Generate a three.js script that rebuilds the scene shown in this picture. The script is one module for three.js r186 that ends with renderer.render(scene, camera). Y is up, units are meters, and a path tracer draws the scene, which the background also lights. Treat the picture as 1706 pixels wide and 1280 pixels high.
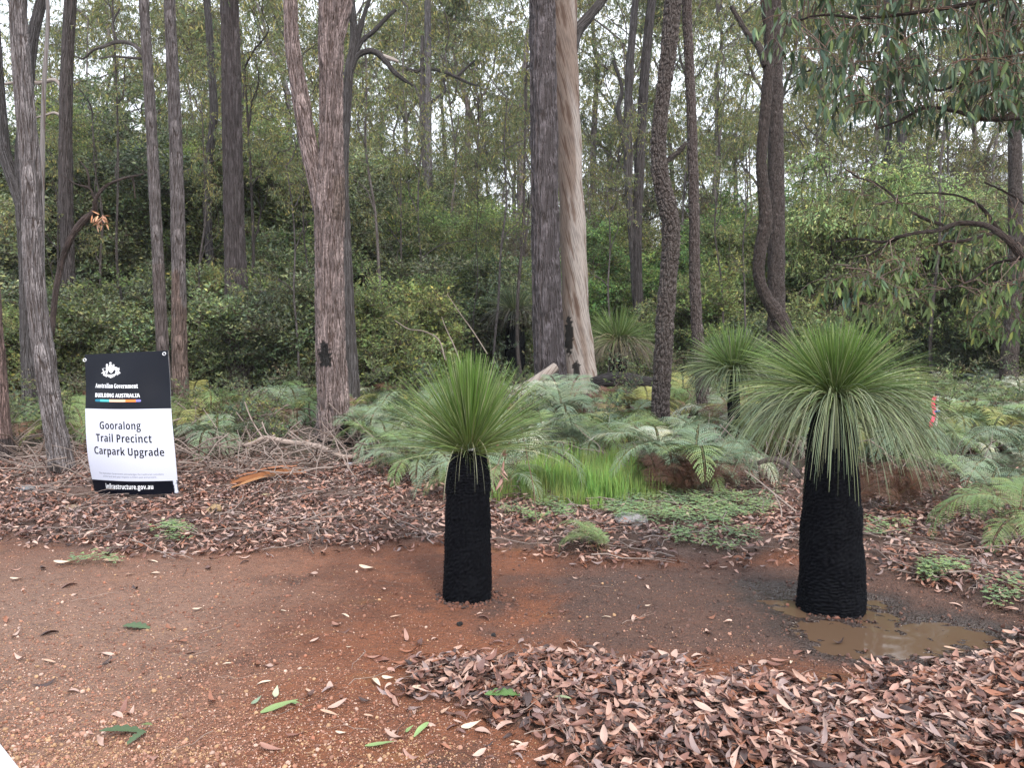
import * as THREE from 'three';

// ---------------------------------------------------------------- camera, sky, sun, exposure
const scene = new THREE.Scene();
const HORIZON = 540, FOCAL = 1312;                       // in pixels of a 1706 x 1280 picture
const camera = new THREE.PerspectiveCamera(2 * Math.atan(640 / FOCAL) * 180 / Math.PI, 1706 / 1280, 0.1, 600);
camera.position.set(0, 1.6, 0);
camera.rotation.x = -Math.atan((640 - HORIZON) / FOCAL);
camera.updateMatrixWorld(true);
const renderer = new THREE.WebGLRenderer();
renderer.toneMapping = THREE.LinearToneMapping;
renderer.toneMappingExposure = 2.5;
renderer.shadowMap.enabled = true;

const V3 = (x, y, z) => new THREE.Vector3(x, y, z);
const lerp = THREE.MathUtils.lerp, clamp = THREE.MathUtils.clamp, sstep = (a, b, x) => { const t = clamp((x - a) / (b - a), 0, 1); return t * t * (3 - 2 * t); };
function rng(seed) { let a = seed * 7919 + 12345 | 0; return () => { a = (a + 0x6d2b79f5) | 0; let t = Math.imul(a ^ (a >>> 15), 1 | a); t = (t + Math.imul(t ^ (t >>> 7), 61 | t)) ^ t; return ((t ^ (t >>> 14)) >>> 0) / 4294967296; }; }
// periodic gradient noise
function hash2(ix, iy, s) { let h = Math.imul(ix, 374761393) + Math.imul(iy, 668265263) + Math.imul(s, 974634123) | 0; h = Math.imul(h ^ (h >>> 13), 1274126177); return ((h ^ (h >>> 16)) >>> 0) / 4294967296 * 6.2831853; }
function pn(x, y, px, py, s) {
  const ix = Math.floor(x), iy = Math.floor(y), fx = x - ix, fy = y - iy, u = fx * fx * fx * (fx * (fx * 6 - 15) + 10), v = fy * fy * fy * (fy * (fy * 6 - 15) + 10);
  const m = (a, p) => p ? ((a % p) + p) % p : a, x0 = m(ix, px), x1 = m(ix + 1, px), y0 = m(iy, py), y1 = m(iy + 1, py);
  const g = (a, b, dx, dy) => { const t = hash2(a, b, s); return Math.cos(t) * dx + Math.sin(t) * dy; };
  return 1.45 * lerp(lerp(g(x0, y0, fx, fy), g(x1, y0, fx - 1, fy), u), lerp(g(x0, y1, fx, fy - 1), g(x1, y1, fx - 1, fy - 1), u), v);
}
const n2 = (x, y, s = 1) => pn(x, y, 0, 0, s);
const fbm = (x, y, s = 1, o = 4) => { let a = 0.5, r = 0; for (let i = 0; i < o; i++) { r += a * n2(x, y, s + i); x *= 2.03; y *= 2.03; a *= 0.5; } return r; };

{ // bright overcast sky
  const W = 256, H = 128, data = new Float32Array(W * H * 4);
  for (let j = 0; j < H; j++) for (let i = 0; i < W; i++) {
    const el = ((j + 0.5) / H - 0.5) * Math.PI, az = (i + 0.5) / W * 2 * Math.PI, y = Math.sin(el), up = Math.max(0, y);
    const cx = Math.cos(az) * Math.cos(el), cz = Math.sin(az) * Math.cos(el), k = 2.2 / (up + 0.35);
    const cloud = 0.5 + 0.5 * clamp(1.5 * fbm(cx * k + 3, cz * k + 7, 41, 4), -1, 1);
    const L = lerp(0.76, 0.98, Math.pow(up, 0.6)) * lerp(0.88, 1.1, cloud), b = lerp(0.1, 0.02, cloud);
    data.set([L * (0.955 - b), L * (0.985 - b * 0.5), L * 1.045, 1], (j * W + i) * 4);
  }
  const t = new THREE.DataTexture(data, W, H, THREE.RGBAFormat, THREE.FloatType);
  t.mapping = THREE.EquirectangularReflectionMapping; t.magFilter = THREE.LinearFilter; t.needsUpdate = true;
  scene.background = t; scene.environment = t;
}
const sun = new THREE.DirectionalLight(0xfff2e0, 1.5);
sun.position.set(12, 26, 16); sun.target.position.set(0, 0, -10); sun.castShadow = true; sun.shadow.radius = 20;
Object.assign(sun.shadow.camera, { left: -40, right: 40, top: 40, bottom: -40, far: 120 });
sun.shadow.mapSize.set(4096, 4096);
scene.add(sun, sun.target);

// ---------------------------------------------------------------- picture point -> world
const quat = camera.quaternion.clone(), eye = camera.position.clone();
const ray = (px, py) => V3((px - 853) / FOCAL, -(py - 640) / FOCAL, -1).applyQuaternion(quat);
const at = (px, py, d) => { const r = ray(px, py); return r.multiplyScalar(d / -r.z).add(eye); };            // on the plane z = -d
const onGround0 = (px, py) => { const r = ray(px, py); return r.multiplyScalar(eye.y / -r.y).add(eye); };     // on y = 0
const onGround = onGround0;
const xAt = (px, d) => at(px, HORIZON, d).x;

// ---------------------------------------------------------------- naming
const used = new Map();
const numbered = (n) => { const k = used.get(n) ?? 0; used.set(n, k + 1); return k ? n + '_' + String(k).padStart(3, '0') : n; };
function tag(o, label, category, group) { o.userData.label = label; o.userData.category = category; if (group) o.userData.group = group; return o; }
function thing(name, label, category, pos, group) { const g = new THREE.Group(); g.name = numbered(name); if (pos) g.position.copy(pos); scene.add(g); return tag(g, label, category, group); }
function mesh(name, geo, mat, parent = scene) { const m = new THREE.Mesh(geo, mat); m.name = parent === scene ? numbered(name) : name; m.castShadow = m.receiveShadow = true; parent.add(m); return m; }
function copies(name, geo, mat, list, parent, kind) {    // list of {m: Matrix4, c: [r,g,b]}
  const o = new THREE.InstancedMesh(geo, mat, list.length); o.name = parent ? name : numbered(name); o.castShadow = o.receiveShadow = true;
  const c = new THREE.Color();
  list.forEach((e, i) => { o.setMatrixAt(i, e.m); o.setColorAt(i, c.setRGB(...(e.c ?? [1, 1, 1]))); });
  if (kind) o.userData.kind = kind;
  (parent ?? scene).add(o); return o;
}
const structure = (o) => { o.userData.kind = 'structure'; return o; };
const M4 = (p, q, s) => new THREE.Matrix4().compose(p, q, typeof s === 'number' ? V3(s, s, s) : s);
const euler = (x, y, z, o = 'YXZ') => new THREE.Quaternion().setFromEuler(new THREE.Euler(x, y, z, o));

// ---------------------------------------------------------------- geometry collector
class Shape {
  constructor() { this.p = []; this.n = []; this.u = []; this.c = []; this.i = []; this.k = 0; }
  vert(x, y, z, nx, ny, nz, u = 0, v = 0, c = [1, 1, 1]) { this.p.push(x, y, z); this.n.push(nx, ny, nz); this.u.push(u, v); this.c.push(c[0], c[1], c[2]); return this.k++; }
  tri(a, b, c) { this.i.push(a, b, c); }
  quad(a, b, c, d) { this.i.push(a, b, c, a, c, d); }
  // tube along points with radii; disp(angle, s, k) gives an addition to the radius
  tube(pts, radii, radial = 6, { color = [1, 1, 1], tile = [0.9, 1.8], disp, paint, cap = true } = {}) {
    const n = pts.length, T = [], t = V3(), ref = V3(0, 0, -1);
    for (let k = 0; k < n; k++) T.push(t.subVectors(pts[Math.min(n - 1, k + 1)], pts[Math.max(0, k - 1)]).normalize().clone());
    let side = ref.clone().addScaledVector(T[0], -ref.dot(T[0]));
    if (side.lengthSq() < 1e-4) side = V3(1, 0, 0).addScaledVector(T[0], -T[0].x);
    side.normalize();
    const turns = Math.max(1, Math.round(2 * Math.PI * radii[0] / tile[0])), base = this.k, bin = V3();
    let s = 0;
    for (let k = 0; k < n; k++) {
      if (k) { s += pts[k].distanceTo(pts[k - 1]); side.addScaledVector(T[k], -side.dot(T[k])).normalize(); }
      bin.crossVectors(T[k], side);
      for (let j = 0; j <= radial; j++) {
        const a = j / radial * 2 * Math.PI, ca = Math.cos(a), sa = Math.sin(a);
        const dx = side.x * ca + bin.x * sa, dy = side.y * ca + bin.y * sa, dz = side.z * ca + bin.z * sa;
        const uu = j / radial * turns, vv = s / tile[1], r = radii[k] + (disp ? disp(uu, vv, radii[k], s, a) : 0);
        const x = pts[k].x + dx * r, y = pts[k].y + dy * r, z = pts[k].z + dz * r;
        this.vert(x, y, z, dx, dy, dz, uu, vv, paint ? paint(x, y, z, a, s) : color);
      }
    }
    const w = radial + 1;
    for (let k = 0; k < n - 1; k++) for (let j = 0; j < radial; j++) { const a = base + k * w + j; this.quad(a, a + 1, a + w + 1, a + w); }
    if (cap) for (const [k, f] of [[0, 0], [n - 1, 1]]) {
      const sgn = f ? 1 : -1, c = this.vert(pts[k].x, pts[k].y, pts[k].z, T[k].x * sgn, T[k].y * sgn, T[k].z * sgn, 0, 0, color);
      for (let j = 0; j < radial; j++) { const a = base + k * w + j; f ? this.tri(c, a, a + 1) : this.tri(c, a + 1, a); }
    }
    return this;
  }
  // folded leaf: four points, or a fan of steps; from o along dir with width w across side, normal up
  leaf(o, dir, side, L, w, c, fold = 0.18, steps = 0, bend = 0) {
    const nx = dir.y * side.z - dir.z * side.y, ny = dir.z * side.x - dir.x * side.z, nz = dir.x * side.y - dir.y * side.x;
    if (!steps) {
      const a = this.vert(o.x, o.y, o.z, nx, ny, nz, 0, 0, c), m = 0.42 * L, h = fold * w;
      const b = this.vert(o.x + dir.x * m + side.x * w / 2 + nx * h, o.y + dir.y * m + side.y * w / 2 + ny * h, o.z + dir.z * m + side.z * w / 2 + nz * h, nx - side.x * .35, ny - side.y * .35, nz - side.z * .35, 1, .5, c);
      const d = this.vert(o.x + dir.x * m - side.x * w / 2 + nx * h, o.y + dir.y * m - side.y * w / 2 + ny * h, o.z + dir.z * m - side.z * w / 2 + nz * h, nx + side.x * .35, ny + side.y * .35, nz + side.z * .35, 0, .5, c);
      const e = this.vert(o.x + dir.x * L + nx * bend * L, o.y + dir.y * L + ny * bend * L, o.z + dir.z * L + nz * bend * L, nx, ny, nz, .5, 1, c);
      this.tri(a, e, b); this.tri(a, d, e); return;
    }
    let prev = null;
    for (let k = 0; k <= steps; k++) {
      const t = k / steps, ww = w / 2 * Math.pow(Math.sin(Math.PI * Math.pow(clamp(t, 0.001, 0.999), 0.75)), 0.9), up = bend * L * t * t, h = fold * ww * 2;
      const x = o.x + dir.x * L * t + nx * up, y = o.y + dir.y * L * t + ny * up, z = o.z + dir.z * L * t + nz * up;
      const l = this.vert(x + side.x * ww + nx * h, y + side.y * ww + ny * h, z + side.z * ww + nz * h, nx - side.x * .4 - dir.x * bend * t * 1.6, ny - side.y * .4 - dir.y * bend * t * 1.6, nz - side.z * .4 - dir.z * bend * t * 1.6, 0, t, c);
      const m = this.vert(x, y, z, nx - dir.x * bend * t * 1.6, ny - dir.y * bend * t * 1.6, nz - dir.z * bend * t * 1.6, .5, t, c);
      const r = this.vert(x - side.x * ww + nx * h, y - side.y * ww + ny * h, z - side.z * ww + nz * h, nx + side.x * .4 - dir.x * bend * t * 1.6, ny + side.y * .4 - dir.y * bend * t * 1.6, nz + side.z * .4 - dir.z * bend * t * 1.6, 1, t, c);
      if (prev) { this.quad(prev[0], prev[1], m, l); this.quad(prev[1], prev[2], r, m); }
      prev = [l, m, r];
    }
  }
  build(offset, normals = true) {
    const g = new THREE.BufferGeometry(), p = new Float32Array(this.p);
    if (offset) for (let k = 0; k < p.length; k += 3) { p[k] -= offset.x; p[k + 1] -= offset.y; p[k + 2] -= offset.z; }
    g.setAttribute('position', new THREE.BufferAttribute(p, 3));
    g.setAttribute('uv', new THREE.BufferAttribute(new Float32Array(this.u), 2));
    g.setAttribute('color', new THREE.BufferAttribute(new Float32Array(this.c), 3));
    g.setIndex(this.i);
    const n = new Float32Array(this.n);
    for (let k = 0; k < n.length; k += 3) { const l = Math.hypot(n[k], n[k + 1], n[k + 2]) || 1; n[k] /= l; n[k + 1] /= l; n[k + 2] /= l; }
    g.setAttribute('normal', new THREE.BufferAttribute(n, 3));
    if (!normals) g.computeVertexNormals();
    return g;
  }
}
function rock(r, seed, sx = 1, sy = 0.7, sz = 1, detail = 2) {
  const g = new THREE.IcosahedronGeometry(r, detail), p = g.attributes.position;
  for (let i = 0; i < p.count; i++) { const x = p.getX(i), y = p.getY(i), z = p.getZ(i), f = 1 + 0.3 * n2(x / r * 1.1 + seed, y / r * 1.1 + z / r * 0.9, seed) + 0.12 * n2(x / r * 3 + seed, z / r * 3 - y / r * 2, seed + 5); p.setXYZ(i, x * f * sx, y * f * sy, z * f * sz); }
  g.computeVertexNormals(); return g;
}

// ---------------------------------------------------------------- textures
const toSrgb = (x) => Math.round(255 * (x <= 0.0031308 ? 12.92 * x : 1.055 * Math.pow(clamp(x, 0, 1), 1 / 2.4) - 0.055));
function textures(W, H, f, colour = true) {           // f(u, v) -> {h, c:[r,g,b] linear}
  const cd = new Uint8Array(W * H * 4), hd = new Uint8Array(W * H * 4), hf = new Float32Array(W * H);
  for (let j = 0; j < H; j++) for (let i = 0; i < W; i++) {
    const r = f(i / W, j / H), k = (j * W + i) * 4, h = clamp(r.h, 0, 1);
    hf[j * W + i] = h; hd[k] = hd[k + 1] = hd[k + 2] = Math.round(h * 255); hd[k + 3] = 255;
    if (colour) { cd[k] = toSrgb(r.c[0]); cd[k + 1] = toSrgb(r.c[1]); cd[k + 2] = toSrgb(r.c[2]); cd[k + 3] = 255; }
  }
  const tex = (d, srgb) => { const t = new THREE.DataTexture(d, W, H); t.wrapS = t.wrapT = THREE.RepeatWrapping; t.magFilter = THREE.LinearFilter; t.minFilter = THREE.LinearMipmapLinearFilter; if (srgb) t.colorSpace = THREE.SRGBColorSpace; t.needsUpdate = true; return t; };
  const sample = (u, v) => { let x = (u - Math.floor(u)) * W, y = (v - Math.floor(v)) * H; const x0 = Math.floor(x) % W, y0 = Math.floor(y) % H, x1 = (x0 + 1) % W, y1 = (y0 + 1) % H; x -= Math.floor(x); y -= Math.floor(y); return lerp(lerp(hf[y0 * W + x0], hf[y0 * W + x1], x), lerp(hf[y1 * W + x0], hf[y1 * W + x1], x), y); };
  return { map: colour ? tex(cd, true) : null, bump: tex(hd, false), sample };
}
const mix3 = (a, b, t) => [lerp(a[0], b[0], t), lerp(a[1], b[1], t), lerp(a[2], b[2], t)];
const scale3 = (a, s) => [a[0] * s, a[1] * s, a[2] * s];
function barkTexture({ nu, nv, warp, plate, inner, pale, seed, fibre = 0.3, edge = 0.3 }) {
  return textures(512, 1024, (u, v) => {
    const w1 = warp * pn(u * 5, v * 4, 5, 4, seed), w2 = warp * 0.4 * pn(u * 9, v * 7, 9, 7, seed + 1);
    const a = Math.abs(pn(u * nu + w1 * 2, v * nv + w2, nu, nv, seed + 2)), b = Math.abs(pn(u * nu * 2 + w2 * 2, v * nv * 2 + w1, nu * 2, nv * 2, seed + 3));
    const g1 = sstep(0, edge, a), g2 = sstep(0, edge * 0.8, b), f = pn(u * 64, v * 18, 64, 18, seed + 4), f2 = pn(u * 128, v * 48, 128, 48, seed + 6);
    const h = clamp(0.6 * g1 * (0.45 + 0.55 * g2) + 0.25 * g2 + fibre * 0.25 * (f + 0.5 * f2) + 0.05, 0, 1) * (0.72 + 0.28 * sstep(0, 0.16, Math.abs(pn(u * 22 + w1, v * 26, 22, 26, seed + 9))));
    const blotch = pn(u * 4, v * 6, 4, 6, seed + 7) * 0.5 + pn(u * 11, v * 14, 11, 14, seed + 8) * 0.4;
    let c = mix3(plate, pale, sstep(-0.2, 0.6, blotch + f * 0.3));
    c = mix3(inner, c, sstep(0.2, 0.55, h + 0.12 * f2));  // fissures: red-brown inner bark, with their shade painted in as darker colour
    return { h, c: scale3(c, 1 + 0.22 * f2 + 0.15 * f) };
  });
}
const barkStringy = barkTexture({ nu: 15, nv: 3, warp: 0.35, plate: [0.148, 0.132, 0.135], inner: [0.046, 0.033, 0.029], pale: [0.27, 0.246, 0.25], seed: 11 });
const barkGrey = barkTexture({ nu: 14, nv: 2, warp: 0.3, plate: [0.078, 0.07, 0.073], inner: [0.025, 0.019, 0.018], pale: [0.138, 0.128, 0.135], seed: 21, fibre: 0.4 });
const barkChunky = barkTexture({ nu: 12, nv: 14, warp: 0.7, plate: [0.066, 0.053, 0.05], inner: [0.022, 0.014, 0.012], pale: [0.112, 0.095, 0.092], seed: 31, edge: 0.38 });
const barkPale = textures(512, 1024, (u, v) => {
  const tw = u + v * 1.0;                              // the grain spirals
  const a = pn(tw * 6, v * 3, 6, 3, 51), b = pn(tw * 22, v * 4, 22, 4, 52), f = pn(tw * 90, v * 10, 90, 10, 53), k = pn(u * 9, v * 14, 9, 14, 54);
  const red = sstep(0.12, 0.55, a + 0.35 * b + 0.15 * k);
  let c = mix3([0.33, 0.29, 0.27], [0.22, 0.19, 0.18], sstep(-0.2, 0.5, b + 0.4 * k));
  c = mix3(c, [0.14, 0.09, 0.068], red * 0.85);
  return { h: 0.5 + 0.25 * b + 0.15 * f - 0.15 * red, c: scale3(c, 1 + 0.16 * f) };
});
const soilTex = textures(1024, 1024, (u, v) => {
  const a = pn(u * 10, v * 10, 10, 10, 61), b = pn(u * 40, v * 40, 40, 40, 62), c1 = pn(u * 110, v * 110, 110, 110, 63), d = pn(u * 250, v * 250, 250, 250, 64);
  const grit = sstep(0.35, 0.6, c1), fine = sstep(0.3, 0.6, d);
  let c = [1, 1, 1];
  c = mix3(c, [1.35, 1.3, 1.25], grit * 0.55); c = mix3(c, [1.4, 1.45, 1.5], fine * 0.35); c = mix3(c, [0.62, 0.58, 0.58], sstep(0.2, 0.6, -b - 0.3 * d) * 0.55);
  c = scale3(c, 0.62 * (1 + 0.12 * a + 0.1 * d));
  return { h: 0.45 + 0.12 * a + 0.25 * b + 0.22 * c1 + 0.14 * d, c };
});
const barkMat = (t, o = {}) => new THREE.MeshStandardMaterial({ map: t.map, bumpMap: t.bump, bumpScale: o.bump ?? 0.03, roughness: o.rough ?? 0.92, vertexColors: true, color: o.color ?? 0xffffff });
const MARKS = [[-90, 'the frame edge'], [50, 'the slim leaning trunk'], [112, 'the dark trunk'], [255, 'the peeling trunk'], [297, 'the red based trunk'], [350, 'the thin wavy trunk'], [392, 'the thick stringy trunk'], [553, 'the forked burnt trunk'], [712, 'the pale topped gum'], [910, 'the broad grey trunk'], [957, 'the old pale trunk'], [1065, 'the double stemmed gum'], [1110, 'the bent chunky trunk'], [1158, 'the slim trunk'], [1290, 'the twisted trunk'], [1495, 'the distant trunk pair'], [1688, 'the fern field trunk'], [1900, 'the frame edge']];
const LOWMARKS = [[-90, 'the frame edge'], [220, 'the sign'], [555, 'the forked trunk'], [780, 'the smaller grass tree'], [915, 'the broad grey trunk'], [1100, 'the bent chunky trunk'], [1172, 'the slim trunk'], [1385, 'the larger grass tree'], [1557, 'the pink stake'], [1684, 'the fern field trunk'], [1900, 'the frame edge']];
// labels that tell alike plants apart by what they stand between, and by depth within such a gap
function between(base, items, marks = MARKS) {
  const slots = items.map(([px]) => Math.max(0, marks.findIndex((m, k) => k < marks.length - 1 && px < marks[k + 1][0]))), out = [];
  items.forEach(([px, d], i) => { const same = items.map((e, k) => [e[1], k]).filter(([, k]) => slots[k] === slots[i]).sort((a, b) => a[0] - b[0]), r = same.findIndex(([, k]) => k === i), n = same.length; const word = n === 1 ? '' : r === 0 ? 'front ' : r === n - 1 ? 'rear ' : n === 3 ? 'middle ' : ['', 'second ', 'third ', 'fourth ', 'fifth ', 'sixth ', 'seventh ', 'eighth ', 'ninth ', 'tenth ', 'eleventh ', 'twelfth ', 'thirteenth '][r]; out.push(word + base + ' between ' + marks[slots[i]][1] + ' and ' + marks[slots[i] + 1][1]); });
  return out;
}
const MAT = {
  stringy: barkMat(barkStringy), grey: barkMat(barkGrey), chunky: barkMat(barkChunky, { bump: 0.018 }), pale: barkMat(barkPale, { bump: 0.006, rough: 0.8 }),
  twig: new THREE.MeshStandardMaterial({ roughness: 0.9, vertexColors: true }),
  leaf: new THREE.MeshPhysicalMaterial({ roughness: 0.92, vertexColors: true, transmission: 0.42, thickness: 0, side: THREE.DoubleSide, specularIntensity: 0.6 }),
  shiny: new THREE.MeshPhysicalMaterial({ roughness: 0.5, vertexColors: true, transmission: 0.38, thickness: 0, side: THREE.DoubleSide, specularIntensity: 1 }),
  gloss: new THREE.MeshPhysicalMaterial({ roughness: 0.48, vertexColors: true, side: THREE.DoubleSide, specularIntensity: 0.55 }),
  blade: new THREE.MeshPhysicalMaterial({ roughness: 0.5, vertexColors: true, side: THREE.DoubleSide, specularIntensity: 0.45 }),
  frond: new THREE.MeshPhysicalMaterial({ roughness: 0.55, vertexColors: true, side: THREE.DoubleSide, specularIntensity: 0.5 }),
  grass: new THREE.MeshPhysicalMaterial({ roughness: 0.9, vertexColors: true, transmission: 0.4, thickness: 0, side: THREE.DoubleSide }),
  dead: new THREE.MeshPhysicalMaterial({ roughness: 0.45, vertexColors: true, side: THREE.DoubleSide, specularIntensity: 0.9 }),
};
const barkOf = { stringy: barkStringy, grey: barkGrey, chunky: barkChunky, pale: barkPale };

// ---------------------------------------------------------------- ground shape and its zones
const toXZ = (list) => list.map(([x, y]) => { const p = onGround(x, y); return [p.x, p.z]; });
function sdPoly(poly, x, z) {                             // negative inside
  let d = 1e9, s = 1;
  for (let i = 0, j = poly.length - 1; i < poly.length; j = i++) {
    const ex = poly[j][0] - poly[i][0], ez = poly[j][1] - poly[i][1], wx = x - poly[i][0], wz = z - poly[i][1], t = clamp((wx * ex + wz * ez) / (ex * ex + ez * ez), 0, 1);
    d = Math.min(d, (wx - ex * t) ** 2 + (wz - ez * t) ** 2);
    const c1 = z >= poly[i][1], c2 = z < poly[j][1], c3 = ex * wz > ez * wx;
    if ((c1 && c2 && c3) || (!c1 && !c2 && !c3)) s = -s;
  }
  return s * Math.sqrt(d);
}
const frontBank = toXZ([[1760, 985], [1690, 1040], [1660, 1075], [1640, 1100], [1540, 1108], [1450, 1112], [1430, 1138], [1330, 1136], [1250, 1112], [1190, 1130], [1120, 1096], [1030, 1100], [960, 1086], [850, 1100], [800, 1096], [720, 1106], [668, 1112], [640, 1160], [700, 1178], [770, 1200], [840, 1232], [900, 1245], [950, 1330], [1900, 1330]]);
const backEdgePx = [[-700, 905], [0, 905], [170, 925], [330, 930], [520, 922], [740, 912], [830, 925], [930, 938], [1080, 945], [1240, 948], [1330, 940], [1450, 955], [1560, 985], [1650, 1020], [1760, 1060], [2300, 1060]];
const backEdge = toXZ(backEdgePx);
function edgeZ(x) { for (let i = 0; i < backEdge.length - 1; i++) if (x < backEdge[i + 1][0]) { const t = clamp((x - backEdge[i][0]) / (backEdge[i + 1][0] - backEdge[i][0]), 0, 1); return lerp(backEdge[i][1], backEdge[i + 1][1], t); } return backEdge.at(-1)[1]; }
const puddleBlobs = [[1300, 1000, .10, 1], [1262, 978, .07, .8], [1330, 1015, .10, 1], [1375, 1050, .13, 1.2], [1420, 1062, .13, 1.5], [1405, 1080, .10, 1.2], [1470, 1062, .14, 1.4], [1500, 1078, .12, 1.3], [1475, 1042, .1, .9], [1530, 1052, .13, 1.1], [1570, 1048, .12, .9], [1610, 1055, .12, .9], [1450, 1025, .11, .9], [1340, 985, .09, .9], [1290, 985, .1, .9], [1450, 1005, .09, .8], [1545, 1070, .12, 1], [1630, 1068, .1, .7]].map(([x, y, r, k]) => { const p = onGround(x, y); return [p.x, p.z, r, k]; });
const WATER = -0.008;
const back = (x, z) => edgeZ(x) - z;                     // > 0 behind the edge of the clearing
function wetness(x, z) { let w = 0; for (const [bx, bz, r, k] of puddleBlobs) { const q = ((x - bx) ** 2 + ((z - bz) * 1.15) ** 2) / (r * r); if (q < 30) w = Math.max(w, Math.exp(-q * 0.5) * Math.min(1, k)); if (q < 30) w = Math.max(w, 0.75 * Math.exp(-q * 0.14)); } return w; }
const bankIn = (x, z) => -sdPoly(frontBank, x, z) + 0.07 * n2(x * 5, z * 5, 71) + 0.04 * n2(x * 13, z * 13, 72);
function groundY(x, z) {
  const near = sstep(-14, -9, z) * sstep(7.5, 5, Math.abs(x));
  let y = 0.03 * n2(x * 0.5 + 5, z * 0.5, 73) + 0.2 * sstep(-14, -40, z) * n2(x * 0.1, z * 0.1, 74);
  if (z > -14 && Math.abs(x) < 8) {
    const b = back(x, z), f = z > -6 ? bankIn(x, z) : -1;
    y += 0.055 * sstep(-0.05, 0.5, b + 0.1 * n2(x * 4, z * 4, 75)) + 0.035 * sstep(-0.05, 0.3, f);
    y += near * (0.011 * n2(x * 6, z * 6, 76) + 0.009 * n2(x * 17, z * 17, 77) + 0.007 * n2(x * 41, z * 41, 78));
    if (near > 0.5) y = Math.max(y, 0.002 + 0.008 * n2(x * 17, z * 17, 77) + 0.006 * n2(x * 41, z * 41, 78));
    let dip = 0; for (const [bx, bz, r, k] of puddleBlobs) { const q = ((x - bx) ** 2 + ((z - bz) * 1.2) ** 2) / (r * r); if (q < 20) dip = Math.max(dip, Math.exp(-q * 0.6) * k); }
    if (dip > 0.01) y = lerp(y, -0.002 - 0.016 * dip + 0.017 * n2(x * 11, z * 22, 79) + 0.008 * n2(x * 34, z * 60, 80), sstep(0.02, 0.5, dip));
  }
  return y;
}
const drop = (px, py) => { const r = ray(px, py); let p = onGround(px, py); for (let k = 0; k < 6; k++) { const g = groundY(p.x, p.z); p = r.clone().multiplyScalar((eye.y - g) / -r.y).add(eye); } p.y = groundY(p.x, p.z); return p; };

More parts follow.
